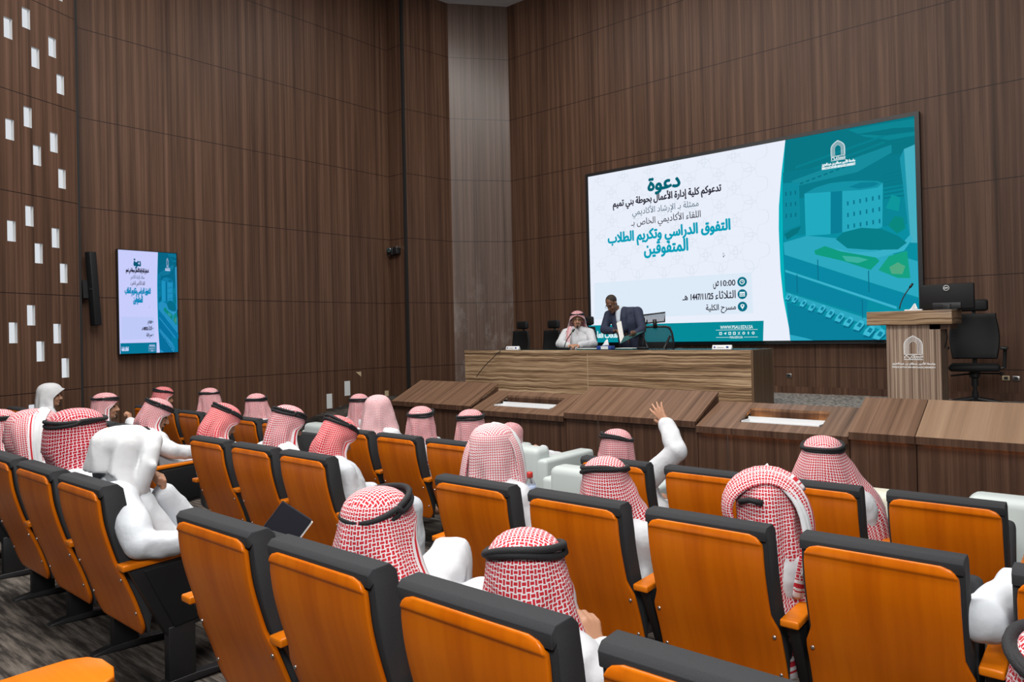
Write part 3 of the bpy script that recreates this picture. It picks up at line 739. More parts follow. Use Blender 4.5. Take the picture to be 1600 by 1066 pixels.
    poly([(.935, .52), (.95, .56), (.97, .55), (.975, .50), (.955, .48)], (10, 136, 128)); poly([(.93, .60), (.945, .66), (.965, .64), (.96, .58)], (14, 150, 156))
    poly([(.668, .53), (.69, .55), (.715, .56), (.705, .53), (.675, .50)], (8, 116, 128))
    poly([(0.665, .427), (1, .181), (1, .136), (0.931, .161), (0.666, .36)], (10, 136, 164)); poly([(0.666, .34), (0.882, .181), (0.876, .112), (0.667, .248)], (10, 132, 160))
    poly([(.668, .352), (.95, .150), (.95, .138), (.668, .342)], (60, 178, 206))
    poly([(.669, .24), (.90, .085), (.92, .04), (.669, .215)], (44, 166, 192))
    poly([(0.669, .191), (0.753, .135), (0.829, .06), (0.885, .01), (0.918, 0), (0.677, 0)], (10, 128, 156))
    poly([(.676, .03), (.72, .012), (.74, 0), (.677, 0)], (44, 168, 196))
    for u, v in ((0.674, .217), (0.692, .203), (0.715, .182), (0.738, .161), (0.764, .151), (0.786, .128), (0.81, .108), (0.832, .087), (0.858, .068), (0.883, .042), (0.907, .024)):
        q = .62 + (u - .67) * 1.9; a, b = .014 * q, .026 * q
        poly([(u - a, v - b * 1.1), (u + a * .3, v - b * 1.3), (u + a * 1.15, v - b * .2), (u + a, v + b * .5), (u - a * .1, v + b * .4)], (8, 108, 136))
        poly([(u - a, v - b * .6), (u, v - b), (u + a, v + b * .1), (u + a, v + b * .7), (u + a * .4, v + b), (u - a * .6, v + b * .2)], (62, 186, 212))
        poly([(u - a * .3, v - b * .1), (u + a * .3, v - b * .4), (u + a * .7, v + b * .3), (u + a * .2, v + b * .6)], (14, 128, 156))
    for u, v, h in ((.757, .29, .10), (.70, .235, .09), (.885, .22, .10), (.868, .10, .09)): poly([(u, v), (u + .0025, v), (u + .0025, v + h), (u, v + h)], (12, 110, 136))
    # panel, icons, footer
    poly([(0.025, .355), (0.572, .352), (0.574, .142), (0.022, .138)], (221, 234, 248))
    for k, v in enumerate((.306, .242, .178)):
        c = [(.543 + .0145 * cos(2 * pi * i / 24), v + .0145 * A * sin(2 * pi * i / 24)) for i in range(24)]; poly(c, (8, 112, 134))
        wc = (228, 244, 248); x = .543
        if k == 0:
            poly([(x + .008 * cos(2 * pi * i / 16), v + .008 * A * sin(2 * pi * i / 16)) for i in range(16)], wc); poly([(x + .0055 * cos(2 * pi * i / 16), v + .0055 * A * sin(2 * pi * i / 16)) for i in range(16)], (8, 112, 134))
            poly([(x - .001, v - .002), (x + .001, v - .002), (x + .001, v + .008), (x - .001, v + .008)], wc); poly([(x, v - .002), (x + .004, v - .002), (x + .004, v + .001), (x, v + .001)], wc)
        elif k == 1:
            poly([(x - .008, v - .012), (x + .008, v - .012), (x + .008, v + .012), (x - .008, v + .012)], wc)
            for i in range(3):
                for j in range(2): poly([(x - .006 + .0045 * i, v - .009 + .008 * j), (x - .003 + .0045 * i, v - .009 + .008 * j), (x - .003 + .0045 * i, v - .004 + .008 * j), (x - .006 + .0045 * i, v - .004 + .008 * j)], (8, 112, 134))
        else:
            poly([(x, v - .014), (x + .006, v + .002), (x + .0055, v + .010), (x, v + .014), (x - .0055, v + .010), (x - .006, v + .002)], wc); poly([(x + .0025 * cos(2 * pi * i / 12), v + .005 + .0025 * A * sin(2 * pi * i / 12)) for i in range(12)], (8, 112, 134))
    poly([(0, .102), (0.605, .102), (0.602, 0), (0, 0)], (6, 138, 152))
    wc = (225, 244, 247)
    for y in (.058, .0195):
        for a, b in (((.459, .587),) if y > .03 else ((.459, .50), (.546, .587))): poly([(a, y), (b, y), (b, y + .002), (a, y + .002)], wc)
    for k in range(8):
        x = .474 + .0143 * k; y = .041; a, b = .0042, .0075
        if k in (0, 2, 3): poly([(x - a, y - b), (x + a, y - b), (x + a, y + b), (x - a, y + b)], wc); poly([(x - a * .5, y - b * .5), (x + a * .5, y - b * .5), (x + a * .5, y + b * .5), (x - a * .5, y + b * .5)], (6, 138, 152))
        elif k == 1: poly([(x - a, y), (x + a, y + b), (x + a * .5, y - b)], wc)
        elif k == 4: poly([(x - a, y - b), (x - a * .5, y - b), (x + a, y + b), (x + a * .5, y + b)], wc); poly([(x + a, y - b), (x + a * .6, y - b), (x - a, y + b), (x - a * .6, y + b)], wc)
        elif k == 6: poly([(x - a * .3, y - b), (x + a * .2, y - b), (x + a * .2, y + b), (x - a * .3, y + b)], wc); poly([(x - a * .7, y), (x + a * .6, y), (x + a * .6, y + b * .35), (x - a * .7, y + b * .35)], wc)
        else: poly([(x + a * cos(2 * pi * i / 12), y + b * sin(2 * pi * i / 12)) for i in range(12)], wc); poly([(x + a * .5 * cos(2 * pi * i / 12), y + b * .5 * sin(2 * pi * i / 12)) for i in range(12)], (6, 138, 152))
    # mouse pointer
    poly([(.488, .466), (.495, .447), (.4915, .447), (.4895, .438), (.488, .441)], (70, 80, 100)); poly([(.4886, .461), (.4938, .4485), (.4905, .4485), (.4886, .447)], (240, 244, 252))
    d = build('picture', bm, mats, parent, uv=False)
    yT = -(lay[0] + 1) * depth
    DKT, CYN, GRY, INK = (4, 100, 116), (10, 160, 186), (84, 108, 124), (40, 38, 52)
    def line(body, u0, u1, v, h, c, bold=.0):
        text('lettering', body, 0, col(*c), d, ((u0 + u1) / 2 * W, yT, v * H), bold=bold * .06 * H, width=(u1 - u0) * W, height=h * H)
    line('\ufe93\ufeee\ufecb\ufea9', .242, .353, .872, .090, DKT, .075)
    line('\ufee2\ufef4\ufee4\ufe97 \ufef2\ufee8\ufe91 \ufe94\ufec3\ufeee\ufea4\ufe91 \ufedd\ufe8e\ufee4\ufecb\ufef7\ufe8d \ufe93\ufead\ufe8d\ufea9\ufe87 \ufe94\ufef4\ufee0\ufedb \ufee2\ufedb\ufeee\ufecb\ufeaa\ufe97', .109, .487, .802, .068, INK, .03)
    line('\ufef2\ufee4\ufef3\ufea9\ufe8e\ufedb\ufef7\ufe8d \ufea9\ufe8e\ufeb7\ufead\ufef9\ufe8d \u0640\ufe91 \ufe94\ufee0\ufe9c\ufee4\ufee3', .182, .414, .738, .062, GRY, .004)
    line('\u0640\ufe91 \ufeb9\ufe8e\ufea8\ufedf\ufe8d \ufef2\ufee4\ufef3\ufea9\ufe8e\ufedb\ufef7\ufe8d \ufe80\ufe8e\ufed8\ufee0\ufedf\ufe8d', .177, .42, .678, .066, INK, .006)
    line('\ufe8f\ufefc\ufec4\ufedf\ufe8d \ufee2\ufef3\ufeae\ufedc\ufe97\ufeed \ufef2\ufeb3\ufe8d\ufead\ufeaa\ufedf\ufe8d \ufed5\ufeee\ufed4\ufe98\ufedf\ufe8d', .087, .512, .594, .088, CYN, .055)
    line('\ufee6\ufef4\ufed7\ufeee\ufed4\ufe98\ufee4\ufedf\ufe8d', .223, .375, .518, .086, CYN, .055)
    line('10:00', .479, .524, .304, .030, INK, .012); line('\ufeb9', .455, .473, .297, .042, INK, .008)
    line('\ufe80\ufe8e\ufe9b\ufefc\ufe9c\ufedf\ufe8d', .461, .524, .243, .044, INK, .012); line('1447/11/25', .381, .454, .240, .032, INK, .02); line('\u0640\ufeeb', .353, .371, .238, .026, INK, .012)
    line('\ufe94\ufef4\ufee0\ufedc\ufedf\ufe8d \ufea1\ufeae\ufeb4\ufee3', .430, .524, .172, .048, INK, .012)
    line('WWW.PSAU.EDU.SA', .474, .574, .073, .017, wc, .006); line('PSAU.EDU.SA', .503, .543, .0205, .011, wc, .004)
    line('\ufe94\ufee3\ufe8e\ufecc\ufedf\ufe8d \ufe95\ufe8e\ufed7\ufefc\ufecc\ufedf\ufe8d', .016, .128, .047, .040, wc, .03)
    line(UNI, .777, .862, .838, .020, (225, 240, 244), .02); line(ENG, .777, .862, .822, .011, (225, 240, 244), .015)
    e = emblem(d, .066 * H, col(228, 242, 246), 0); e.location = (.819 * W, yT, .873 * H); e.scale.x = (.0365 * W) / (.066 * H)
    return d
def screen(name, label, cat, W, H, fr, th, mat):
    t = thing(name, label, cat)
    bm = B()
    add_box(bm, (-fr, 0, -fr), (W + fr, th, H + fr))
    for lo, hi in (((-fr, -.012, -fr), (0, 0, H + fr)), ((W, -.012, -fr), (W + fr, 0, H + fr)), ((0, -.012, -fr), (W, 0, 0)), ((0, -.012, H), (W, 0, H + fr))): add_box(bm, lo, hi)
    build('frame', bm, mat, t); return t
t = screen('led_wall_screen', 'huge bright LED screen with Arabic invitation slide behind the stage', 'screen', 5.24, 2.98, .055, .07, M['black'])
t.location = (-7.33, 10.85, CZ - .215); slide(t, 5.24, 2.98)
t = screen('wall_television', 'upright television with the same invitation slide on the left wall', 'television', .80, 1.43, .01, .05, M['black'])
t.location = (-10.50, 4.07, CZ - .18); t.rotation_euler = (0, 0, pi / 2); slide(t, .80, 1.43, (.86, .86, 1.0), .00025)
box('wall_bracket', (.25, .05, .5), (.55, .08, .9), M['black'], t)
# column loudspeaker
t = thing('column_loudspeaker', 'slim black column loudspeaker on the left wall beside the television', 'loudspeaker', (-10.46, 3.74, CZ + .70), -.35)
bm = B(); add_box(bm, (-.05, -.05, -.49), (.05, .05, .49)); q = build('cabinet', bm, M['black_pad'], t, bevel=.012); q.rotation_euler = (.0, .0, .35)
bm = B(); add_box(bm, (-.018, -.065, -.012), (.02, -.048, .0)); q = build('badge', bm, M['steel'], t); q.rotation_euler = (0, 0, .75)
bm = B(); add_box(bm, (-.12, -.12, -.12), (-.02, -.02, .12)); build('bracket', bm, M['black'], t)
t.rotation_euler = (radians(3.2), 0, 0)
# small camera unit in the wall corner
t = thing('wall_camera', 'small black camera unit in the corner of the left wall', 'camera', (-10.42, 8.90, CZ + 1.56))
bm = B(); add_box(bm, (-.13, -.05, -.07), (.02, .05, .07)); build('housing', bm, M['black'], t, bevel=.01)
bm = B(); add_box(bm, (.05, -.05, -.06), (.15, .05, .08)); build('second_housing', bm, M['black'], t, bevel=.01)
bm = B(); add_lathe(bm, [(.045, 0), (.045, .05), (.03, .055), (0, .04)], n=14); q = build('lens', bm, M['glass_top'], t); q.rotation_euler = (pi / 2, 0, .6); q.location = (-.05, -.05, .02)
bm = B(); add_box(bm, (-.15, -.0, -.08), (-.10, .06, -.05)); add_box(bm, (.13, -.055, .05), (.16, .05, .085)); build('trim_plate', bm, M['chrome'], t)

# ------------------------------------------------------------------ front row armchairs for guests
def sofa(label, x, y, w=.80, arms=(1, 1), back=.70, mat='teal_sofa'):
    t = thing('guest_armchair', label, 'armchair', (x, y, 0), 0, 'pale armchairs in front of the wooden seats')
    bm = B(); add_box(bm, (-w / 2, -.42, .08), (w / 2, -.20, back)); build('backrest', bm, M[mat], t, bevel=.06, seg=4)
    for s, on in zip((-1, 1), arms):
        if on:
            bm = B(); add_box(bm, (s * w / 2 - .09, -.40, .06), (s * w / 2 + .09, .40, .60)); build('armrest', bm, M[mat], t, bevel=.035, seg=3)
    bm = B(); add_box(bm, (-w / 2 + .07, -.24, .08), (w / 2 - .07, .42, .44)); build('seat', bm, M['pale_pad'], t, bevel=.05, seg=3)
    bm = B(); add_box(bm, (-w / 2 + .02, -.36, 0), (w / 2 - .02, .36, .08)); build('plinth', bm, M['black'], t)
    return t
sofa('pale teal guest armchair with water marks, left of the stage', -7.64, 5.72)
sofa('pale teal guest armchair under the man seen between centre block heads', -6.60, 5.50)
sofa('pale teal guest armchair beside the water bottle, before the centre aisle', -4.62, 5.72)
sofa('pale teal guest armchair with long arm before the right block', -3.22, 5.10)
sofa('pale guest armchair seen through the gap beside the seated man on the right', -1.15, 5.45, w=1.0, back=.72, mat='cream')
sofa('pale teal guest armchair at the right edge', -.32, 5.60, w=.9, back=.74)
t = thing('side_table', 'low cream side table with a tissue box before the right block', 'table', (-2.25, 5.78, 0))
box('table_top', (-.22, -.2, .53), (.22, .2, .57), M['cream'], t, bevel=.01)
for sx in (-1, 1):
    for sy in (-1, 1): box('leg', (sx * .18 - .02, sy * .16 - .02, 0), (sx * .18 + .02, sy * .16 + .02, .53), M['cream'], t)
t = thing('tissue_box', 'cream tissue box with a white tissue on the low side table', 'tissue box', (-2.25, 5.78, .57))
box('carton', (-.15, -.06, 0), (.13, .06, .05), M['cream'], t, bevel=.004); tissue(t, .05, .9)

# ------------------------------------------------------------------ auditorium seats
def smoothprof(pts, n):
    out = []
    for i in range(len(pts) - 1):
        p0 = pts[max(i - 1, 0)]; p1 = pts[i]; p2 = pts[i + 1]; p3 = pts[min(i + 2, len(pts) - 1)]
        for k in range(n):
            t = k / n
            out.append(tuple(.5 * ((2 * p1[a]) + (-p0[a] + p2[a]) * t + (2 * p0[a] - 5 * p1[a] + 4 * p2[a] - p3[a]) * t * t + (-p0[a] + 3 * p1[a] - 3 * p2[a] + p3[a]) * t ** 3) for a in (0, 1)))
    out.append(pts[-1]); return out
REAR = smoothprof([(-.286, .893), (-.270, .75), (-.215, .56), (-.155, .40), (-.105, .235)], 6)      # (y, z) of the wooden shell
def make_seat():
    t = thing('auditorium_seat', 'x', 'auditorium seat')
    # wooden shell
    bm = B(); nx = 12; rows = []; top = REAR[0][1]; bot = REAR[-1][1]
    extra = [(REAR[0][0] - .0008 * k, top - .004 * k) for k in (0, 2, 4, 7)]
    prof = extra + [q for q in REAR if q[1] < top - .03]
    for y, z in prof:
        hw = .232 + .026 * min(1, max(0, (.585 - z) / .06)); d = top - z; r = .05
        if d < r: hw = hw - r + sqrt(max(0, r * r - (r - d) ** 2))
        d = z - bot
        if d < .07: hw -= .05 * (1 - d / .07) ** 2
        rows.append([(hw * (-1 + 2 * i / nx), y, z) for i in range(nx + 1)])
    F = [[bm.verts.new(p) for p in r] for r in rows]
    for j in range(len(F) - 1):
        for i in range(nx): bm.faces.new((F[j][i], F[j][i + 1], F[j + 1][i + 1], F[j + 1][i]))
    me_o = build('back_panel', bm, M['seat_wood'], t, solid=.016, bevel=.005, smooth=False)
    # upholstered back
    bm = B(); pr = [(q[0] + .012, q[1]) for q in REAR if q[1] < .88]
    pr = [(-.285, .870), (-.290, .905), (-.275, .921), (-.215, .923), (-.190, .900)] + smoothprof([(-.172, .80), (-.155, .70), (-.115, .56), (-.065, .42)], 4) + pr[::-1]
    add_prism(bm, pr, -.244, .244); build('back_cushion', bm, M['fabric'], t, bevel=.020, seg=4, smooth=True)
    for x in (-.222, .222):
        for z in (.505, .345):
            y = min(REAR, key=lambda q: abs(q[1] - z))[0]
            bm = B(); add_ball(bm, (x * 1.06, y - .010, z), (.008, .005, .008), seg=10, rg=6); build('bolt', bm, M['chrome'], t, smooth=True)
    return t
def support(t, x):
    bm = B(); add_prism(bm, [(-.235, .590), (.20, .600), (.225, .592), (.225, .578), (-.235, .562)], x - .034, x + .034); build('armrest', bm, M['arm_wood'], t, bevel=.010, seg=3)
    bm = B(); add_prism(bm, [(-.205, .563), (.19, .578), (.19, .265), (-.05, .235)], x - .022, x + .022); build('side_panel', bm, M['black'], t, bevel=.006)
    bm = B(); add_prism(bm, [(-.15, .552), (.175, .566), (.175, .285), (-.02, .262)], x - .030, x + .030); build('side_pad', bm, M['black_pad'], t, bevel=.010, seg=3)
    bm = B(); add_box(bm, (x - .025, -.045, .02), (x + .025, .075, .27)); add_prism(bm, [(-.14, 0), (.26, 0), (.26, .018), (.08, .034), (-.05, .034), (-.14, .018)], x - .028, x + .028); build('pedestal', bm, M['black'], t, bevel=.004)
def seat_pad(t, down):
    bm = B()
    if down: add_prism(bm, [(-.07, .36), (-.07, .45), (.34, .475), (.38, .45), (.37, .39)], -.245, .245)
    else: add_prism(bm, [(-.02, .36), (.07, .36), (.12, .74), (.08, .78), (.03, .77)], -.245, .245)
    build('seat', bm, M['fabric'], t, bevel=.025, seg=3, smooth=True)
proto = {}
for down in (0, 1):
    for left in (0, 1):
        t = make_seat(); seat_pad(t, down); support(t, .30)
        if left: support(t, -.30)
        proto[down, left] = [t, False]
ROWS = {3: (1.48, 'third row'), 2: (2.83, 'second row'), 1: (4.19, 'front row'), 4: (.14, 'fourth row')}
ORD = ['first', 'second', 'third', 'fourth', 'fifth', 'sixth', 'seventh']
def floor_at(row): return zf(ROWS[row][0])
def seats(row, block, centers, occ, from_left=True):
    for k, x in enumerate(sorted(centers)):
        left = int(k == 0); dn = int(k in occ); e = proto[dn, left]
        if not e[1]: o = e[0]; e[1] = True
        else: o = copy_tree(e[0])
        o.location = (x, ROWS[row][0], floor_at(row))
        o['label'] = 'orange wood-backed seat, %s of the %s block of seats, %s from its left' % (ROWS[row][1], block, ORD[k])
        o['group'] = 'orange wood-backed auditorium seats'
R3 = [-2.365 + .6 * k for k in range(4)]; R2 = [-2.450 + .606 * k for k in range(5)]; R1 = [-2.505 + .61 * k for k in range(4)]
M3 = [-4.755 + .6 * k for k in range(3)]; M2 = [-5.075 + .6 * k for k in range(3)]; M1 = [-5.20 + .605 * k for k in range(3)]
L3 = [-5.92]; L2 = [-9.45 + .6 * k for k in range(6)]; L1 = [-9.39 + .6 * k for k in range(6)]
seats(3, 'right', R3, (1, 2)); seats(2, 'right', R2, (0, 1, 2, 4)); seats(1, 'right', R1, (0, 2))
seats(3, 'centre', M3, (0, 1, 2)); seats(2, 'centre', M2, (0, 1, 2)); seats(1, 'centre', M1, (0, 1, 2))
seats(3, 'left', L3, (0,)); seats(2, 'left', L2, (0, 2, 5)); seats(1, 'left', L1, (0, 2, 3))
seats(4, 'right', [-2.345], ())
t4 = [o for o in COL.objects if o.get('label', '').startswith('orange wood-backed seat, fourth row')][0]
t4['label'] = 'orange wooden seat end in the near left corner, rounded wooden tablet showing'
bm = B(); add_prism(bm, [(.235, -.10), (.235, .46), (.24, .535), (.265, .575), (.31, .595), (.38, .595), (.435, .575), (.47, .53), (.48, .45), (.48, -.10)], .590, .612, 'z')
build('writing_tablet', bm, M['arm_wood'], t4, bevel=.006, seg=3)
for e in proto.values():
    if not e[1]:
        def rm(o):
            for c in list(o.children): rm(c)
            bpy.data.objects.remove(o)
        rm(e[0])

# ------------------------------------------------------------------ people
def blob(name, chains, ells, mat, parent, voxel=.012, it=3, fac=.5, fold=None):
    bm = B()
    for ch in chains:
        for i, (p, r) in enumerate(ch):
            add_ball(bm, p, r, seg=12, rg=8)
            if i:
                a, ra = V3(ch[i - 1][0]), ch[i - 1][1]; b, rb = V3(p), r
                if (b - a).length > 1e-4: add_tube(bm, [a, b], [ra, rb], 12)
    for e in ells: add_ball(bm, e[0], e[1], e[2] if len(e) > 2 else None, 16, 10)
    me = bpy.data.meshes.new(name); bm.to_mesh(me); bm.free()
    o = bpy.data.objects.new('tmp', me); COL.objects.link(o)
    q = o.modifiers.new('r', 'REMESH'); q.mode = 'VOXEL'; q.voxel_size = voxel; q.use_smooth_shade = True
    if it: s = o.modifiers.new('s', 'SMOOTH'); s.factor = fac; s.iterations = it
    m2 = bake(o); bpy.data.objects.remove(o); bpy.data.meshes.remove(me); m2.name = name
    if fold:
        amp, fr, seed = fold
        nn = [v.normal.copy() for v in m2.vertices]
        for v, n in zip(m2.vertices, nn):
            c = v.co; s = V3((seed * 3.1, seed * 1.7, 0))
            q = noise.noise(V3((c.x * fr, c.y * fr, c.z * fr * .45)) + s); q2 = noise.noise(V3((c.x * fr * 2.1, c.y * fr * 2.1, c.z * fr * 1.2)) + s)
            v.co = c + n * (amp * (1 - 2 * abs(q)) + amp * .4 * q2)
    m2.materials.clear(); m2.materials.append(mat)
    for p in m2.polygons: p.use_smooth = True
    return link(name, m2, parent)
def hand(wr, d, n, side, curl=.35, spread=.15, s=1.0, thumb=.9):
    """palm, four bent fingers and a thumb: d = towards the finger tips, n = out of the palm, side = towards the thumb"""
    wr, d, n = V3(wr), V3(d).normalized(), V3(n); n = (n - d * n.dot(d)).normalized(); sd = V3(side); sd = (sd - d * sd.dot(d) - n * sd.dot(n)).normalized()
    ch = []
    kn = [wr + d * (.085 - .006 * abs(i - 1.2)) * s + sd * (.0285 - .019 * i) * s for i in range(4)]
    for i in range(4): ch.append([(wr + sd * (.014 - .010 * i) * s, .015 * s), (wr.lerp(kn[i], .6), .0145 * s), (kn[i], .0115 * s)])
    for i in range(4):
        L = (.072, .080, .075, .058)[i] * s; p = kn[i]; a = 0; c = [(p, .0100 * s)]
        dd = (d + sd * spread * (1.5 - i) * .5).normalized()
        for j, f in enumerate((.45, .30, .25)):
            a += curl * (.8, 1.15, .8)[j] * (1 + .08 * i); v = dd * cos(a) + n * sin(a); p = p + v * L * f; c.append((p, (.0092, .0084, .0070)[j] * s))
        ch.append(c)
    p = wr + d * .022 * s + sd * .026 * s; v = (d * .62 + sd * .70 * thumb + n * .25).normalized()
    q = p + v * .036 * s; v2 = (v + d * .35 + n * curl * .6).normalized()
    ch.append([(wr + d * .01, .017 * s), (p, .0145 * s), (q, .0115 * s), (q + v2 * .028 * s, .0085 * s)])
    return ch
def face(R, c, jaw=1.0):
    P = lambda x, y, z: c + R @ V3((x, y, z))
    el = [(P(0, -.012, .035), (.076, .095, .088), R), (P(0, .028, -.035), (.063, .064, .085), R), (P(0, .040, -.085), (.047 * jaw, .045, .036), R), (P(0, .090, -.072), (.023, .011, .010), R),
          (P(0, .080, -.106), (.020, .017, .015), R), (P(-.034, .066, -.042), (.022, .020, .022), R), (P(.034, .066, -.042), (.022, .020, .022), R)]
    for s in (-1, 1): el.append((P(s * .078, -.005, -.012), (.011, .022, .033), R))
    ch = [[(P(0, .088, .008), .010), (P(0, .106, -.022), .011), (P(0, .114, -.038), .0135)], [(P(-.013, .100, -.042), .0095), (P(.013, .100, -.042), .0095)], [(P(-.045, .074, .022), .011), (P(0, .084, .020), .012), (P(.045, .074, .022), .011)]]
    return ch, el
def eyes(R, c, parent, glasses=False, beard=0, hairmat='hair'):
    P = lambda x, y, z: c + R @ V3((x, y, z))
    for s in (-1, 1):
        bm = B(); add_ball(bm, P(s * .031, .079, .002), (.012, .009, .0065), R, 10, 6); build('eye', bm, M['eye'], parent, smooth=True)
    bm = B()
    for s in (-1, 1): add_tube(bm, [P(s * .014, .090, .024), P(s * .034, .087, .029), P(s * .050, .074, .023)], [.0035, .0045, .003], 6)
    build('eyebrows', bm, M['hair'], parent, smooth=True)
    if beard:
        ch = [[(P(-.022, .096, -.060), .006), (P(0, .103, -.057), .006), (P(.022, .096, -.060), .006)], [(P(0, .088, -.100), .017), (P(0, .085, -.112), .017)]]
        if beard > 1: ch += [[(P(s * .066, .02, -.02), .012), (P(s * .062, .035, -.065), .015), (P(s * .038, .070, -.100), .016), (P(0, .084, -.112), .018)] for s in (-1, 1)]
        blob('beard', ch, [], M['hair'], parent, .006, 2)
    if glasses:
        bm = B()
        for s in (-1, 1):
            add_tube(bm, [P(s * (.033 + .024 * cos(2 * pi * k / 16)), .102, .0 + .018 * sin(2 * pi * k / 16)) for k in range(16)], .0024, 6, closed=True)
            add_tube(bm, [P(s * .057, .100, .004), P(s * .078, .05, .008), P(s * .080, -.005, .010)], .0022, 6)
        add_tube(bm, [P(-.010, .103, .004), P(0, .106, .006), P(.010, .103, .004)], .0024, 6)
        build('spectacles', bm, M['lens'], parent, smooth=True)
CL = [(-9, -.05), (.42, -.045), (.56, -.09), (.70, -.125), (.80, -.140), (.915, -.158), (.932, -.165), (.95, -.9), (9, -.9)]
def clampy(p):
    """keep cloth in front of the seat back (p in the seat's own frame)"""
    for (z0, y0), (z1, y1) in zip(CL, CL[1:]):
        if z0 <= p.z < z1:
            m = y0 + (y1 - y0) * (p.z - z0) / (z1 - z0)
            if p.y < m: p.y = m
            break
    return p
def scarf(name, c, R, Ry, mat, parent, flare=1.0, hem=-.34, folds=.015, nf=7, seed=0, wing=0.0, wang=1.75, opn=1.0, size=1.0, brim=.0, back=0.0, side=(0, 0), clamp=True, rumple=.005):
    rnd = random.Random(seed); ph = rnd.random() * 6.28; ph2 = rnd.random() * 6.28
    dome = [(.140, 0.001), (.139, .020), (.135, .042), (.127, .062), (.114, .080), (.098, .092), (.082, .099), (.068, .103)]
    low = [(.050, .105), (.030, .107), (.005, .108), (-.02, .109), (-.045, .110), (-.07, .111), (-.095, .113), (-.12, .117), (-.145, .122), (-.17, .128), (-.20, .136), (-.23, .145), (-.26, .154), (-.30, .163), (-.34, .170), (-.38, .176), (-.43, .180), (-.48, .184)]
    rows = dome + [q for q in low if q[0] > hem - .02]
    n = 72; bm = B(); g = []; info = []; ac = [0.0]
    for (za, ra), (zb, rb_) in zip(rows, rows[1:]): ac.append(ac[-1] - sqrt((za - zb) ** 2 + (ra - rb_) ** 2))
    for j, (z, r) in enumerate(rows):
        k = max(0, min(1, (.06 - z) / .30)); tm = pi if z > .06 else pi * (.90 - .27 * min(1, (.06 - z) / .07) * opn - .05 * k)
        fl = 1 + (flare - 1) * min(1, max(0, (.06 - z) / .22)); row = []; inf = []
        for i in range(n + 1):
            th = (-1 + 2 * i / n) * tm
            f = folds * k * (sin(nf * th + ph) + .6 * sin(nf * 1.7 * th + ph2 + 6 * z) + .4 * sin(nf * .5 * th + ph2))
            f += wing * k ** .6 * (exp(-((abs(th) - wang) / .30) ** 2))
            f += .004 * noise.noise(V3((th * 2.2, z * 14, seed))) * (1 if z < .06 else .6); f += rumple * (1 - 2.4 * abs(noise.noise(V3((th * 1.5 + z * 5, z * 7 - th * .9, seed + 4.5))))) * min(1, k * 3 + .25) * (1 if z < .10 else .3)
            zz = z
            if z < .06: zz = z + (hem * .16) * k * cos(th) - .03 * k * sin(nf * .5 * th + ph)
            rr = (r * (1 + (fl - 1)) + f) * size
            x = rr * sin(th); y = -rr * 1.14 * cos(th) - .006
            if abs(th) > 2.2 and .0 < z < .075: y += brim * (abs(th) - 2.2)
            x += k * (side[1] * max(0, sin(th)) - side[0] * max(0, -sin(th)))
            y -= back * k * max(0, cos(th))
            w = max(0, min(1, (-.05 - z) / .16)); w = w * w * (3 - 2 * w)
            p = V3((x, y, zz * size))
            q = (R @ p) * (1 - w) + (R @ V3((0, 0, -.05)) + Ry @ (p - V3((0, 0, -.05)))) * w
            row.append(bm.verts.new(clampy(c + q) if clamp else c + q))
            uvp = (x, y) if z > .09 else (th * .122, ac[j])
            inf.append((uvp, ((tm - abs(th)) * rr if z < .05 else 1.0, z - rows[-1][0])))
        g.append(row); info.append(inf)
    u1 = bm.loops.layers.uv.new('UVMap'); u2 = bm.loops.layers.uv.new('hem')
    for j in range(len(g) - 1):
        for i in range(n):
            f = bm.faces.new((g[j][i], g[j + 1][i], g[j + 1][i + 1], g[j][i + 1])); f.smooth = True
            idx = ((j, i), (j + 1, i), (j + 1, i + 1), (j, i + 1)); fixed = rows[j + 1][0] <= .09 and rows[j][0] > .09
            for lp, (a, b) in zip(f.loops, idx):
                uvp = info[a][b][0]
                if fixed and a == j: th = (-1 + 2 * b / n) * pi; uvp = (th * .122, ac[j])
                lp[u1].uv = uvp; lp[u2].uv = info[a][b][1]
    bmesh.ops.remove_doubles(bm, verts=g[0], dist=.002)
    me = bpy.data.meshes.new(name); bm.to_mesh(me); bm.free(); me.materials.append(mat)
    o = bpy.data.objects.new('tmp', me); COL.objects.link(o)
    q = o.modifiers.new('s', 'SOLIDIFY'); q.thickness = .005; q.offset = 1
    m2 = bake(o); bpy.data.objects.remove(o); bpy.data.meshes.remove(me); m2.name = name
    for p in m2.polygons: p.use_smooth = True
    return link(name, m2, parent)
def agal(c, R, parent, tilt=0.0, z=.086, size=1.0, cross=0.0, roll=0.0):
    bm = B(); T = Matrix.Rotation(tilt, 3, 'X') @ Matrix.Rotation(roll, 3, 'Y')
    for k in (0, 1):
        pts = []
        for i in range(36):
            a = 2 * pi * i / 36; zo = (.0095 if k else -.0095) * cos(a / 2 + cross) * 1.2 + .003 * sin(3 * a + k)
            ro = 1 + .012 * sin(2 * a + 1.5 * k) + (.02 if k else 0)
            pts.append(c + R @ (T @ V3((.1075 * size * ro * cos(a), .1215 * size * ro * sin(a) - .006, zo)) + V3((0, 0, z * size))))
        add_tube(bm, pts, .0105, 8, closed=True)
    return build('head_cord', bm, M['cord'], parent, smooth=True)
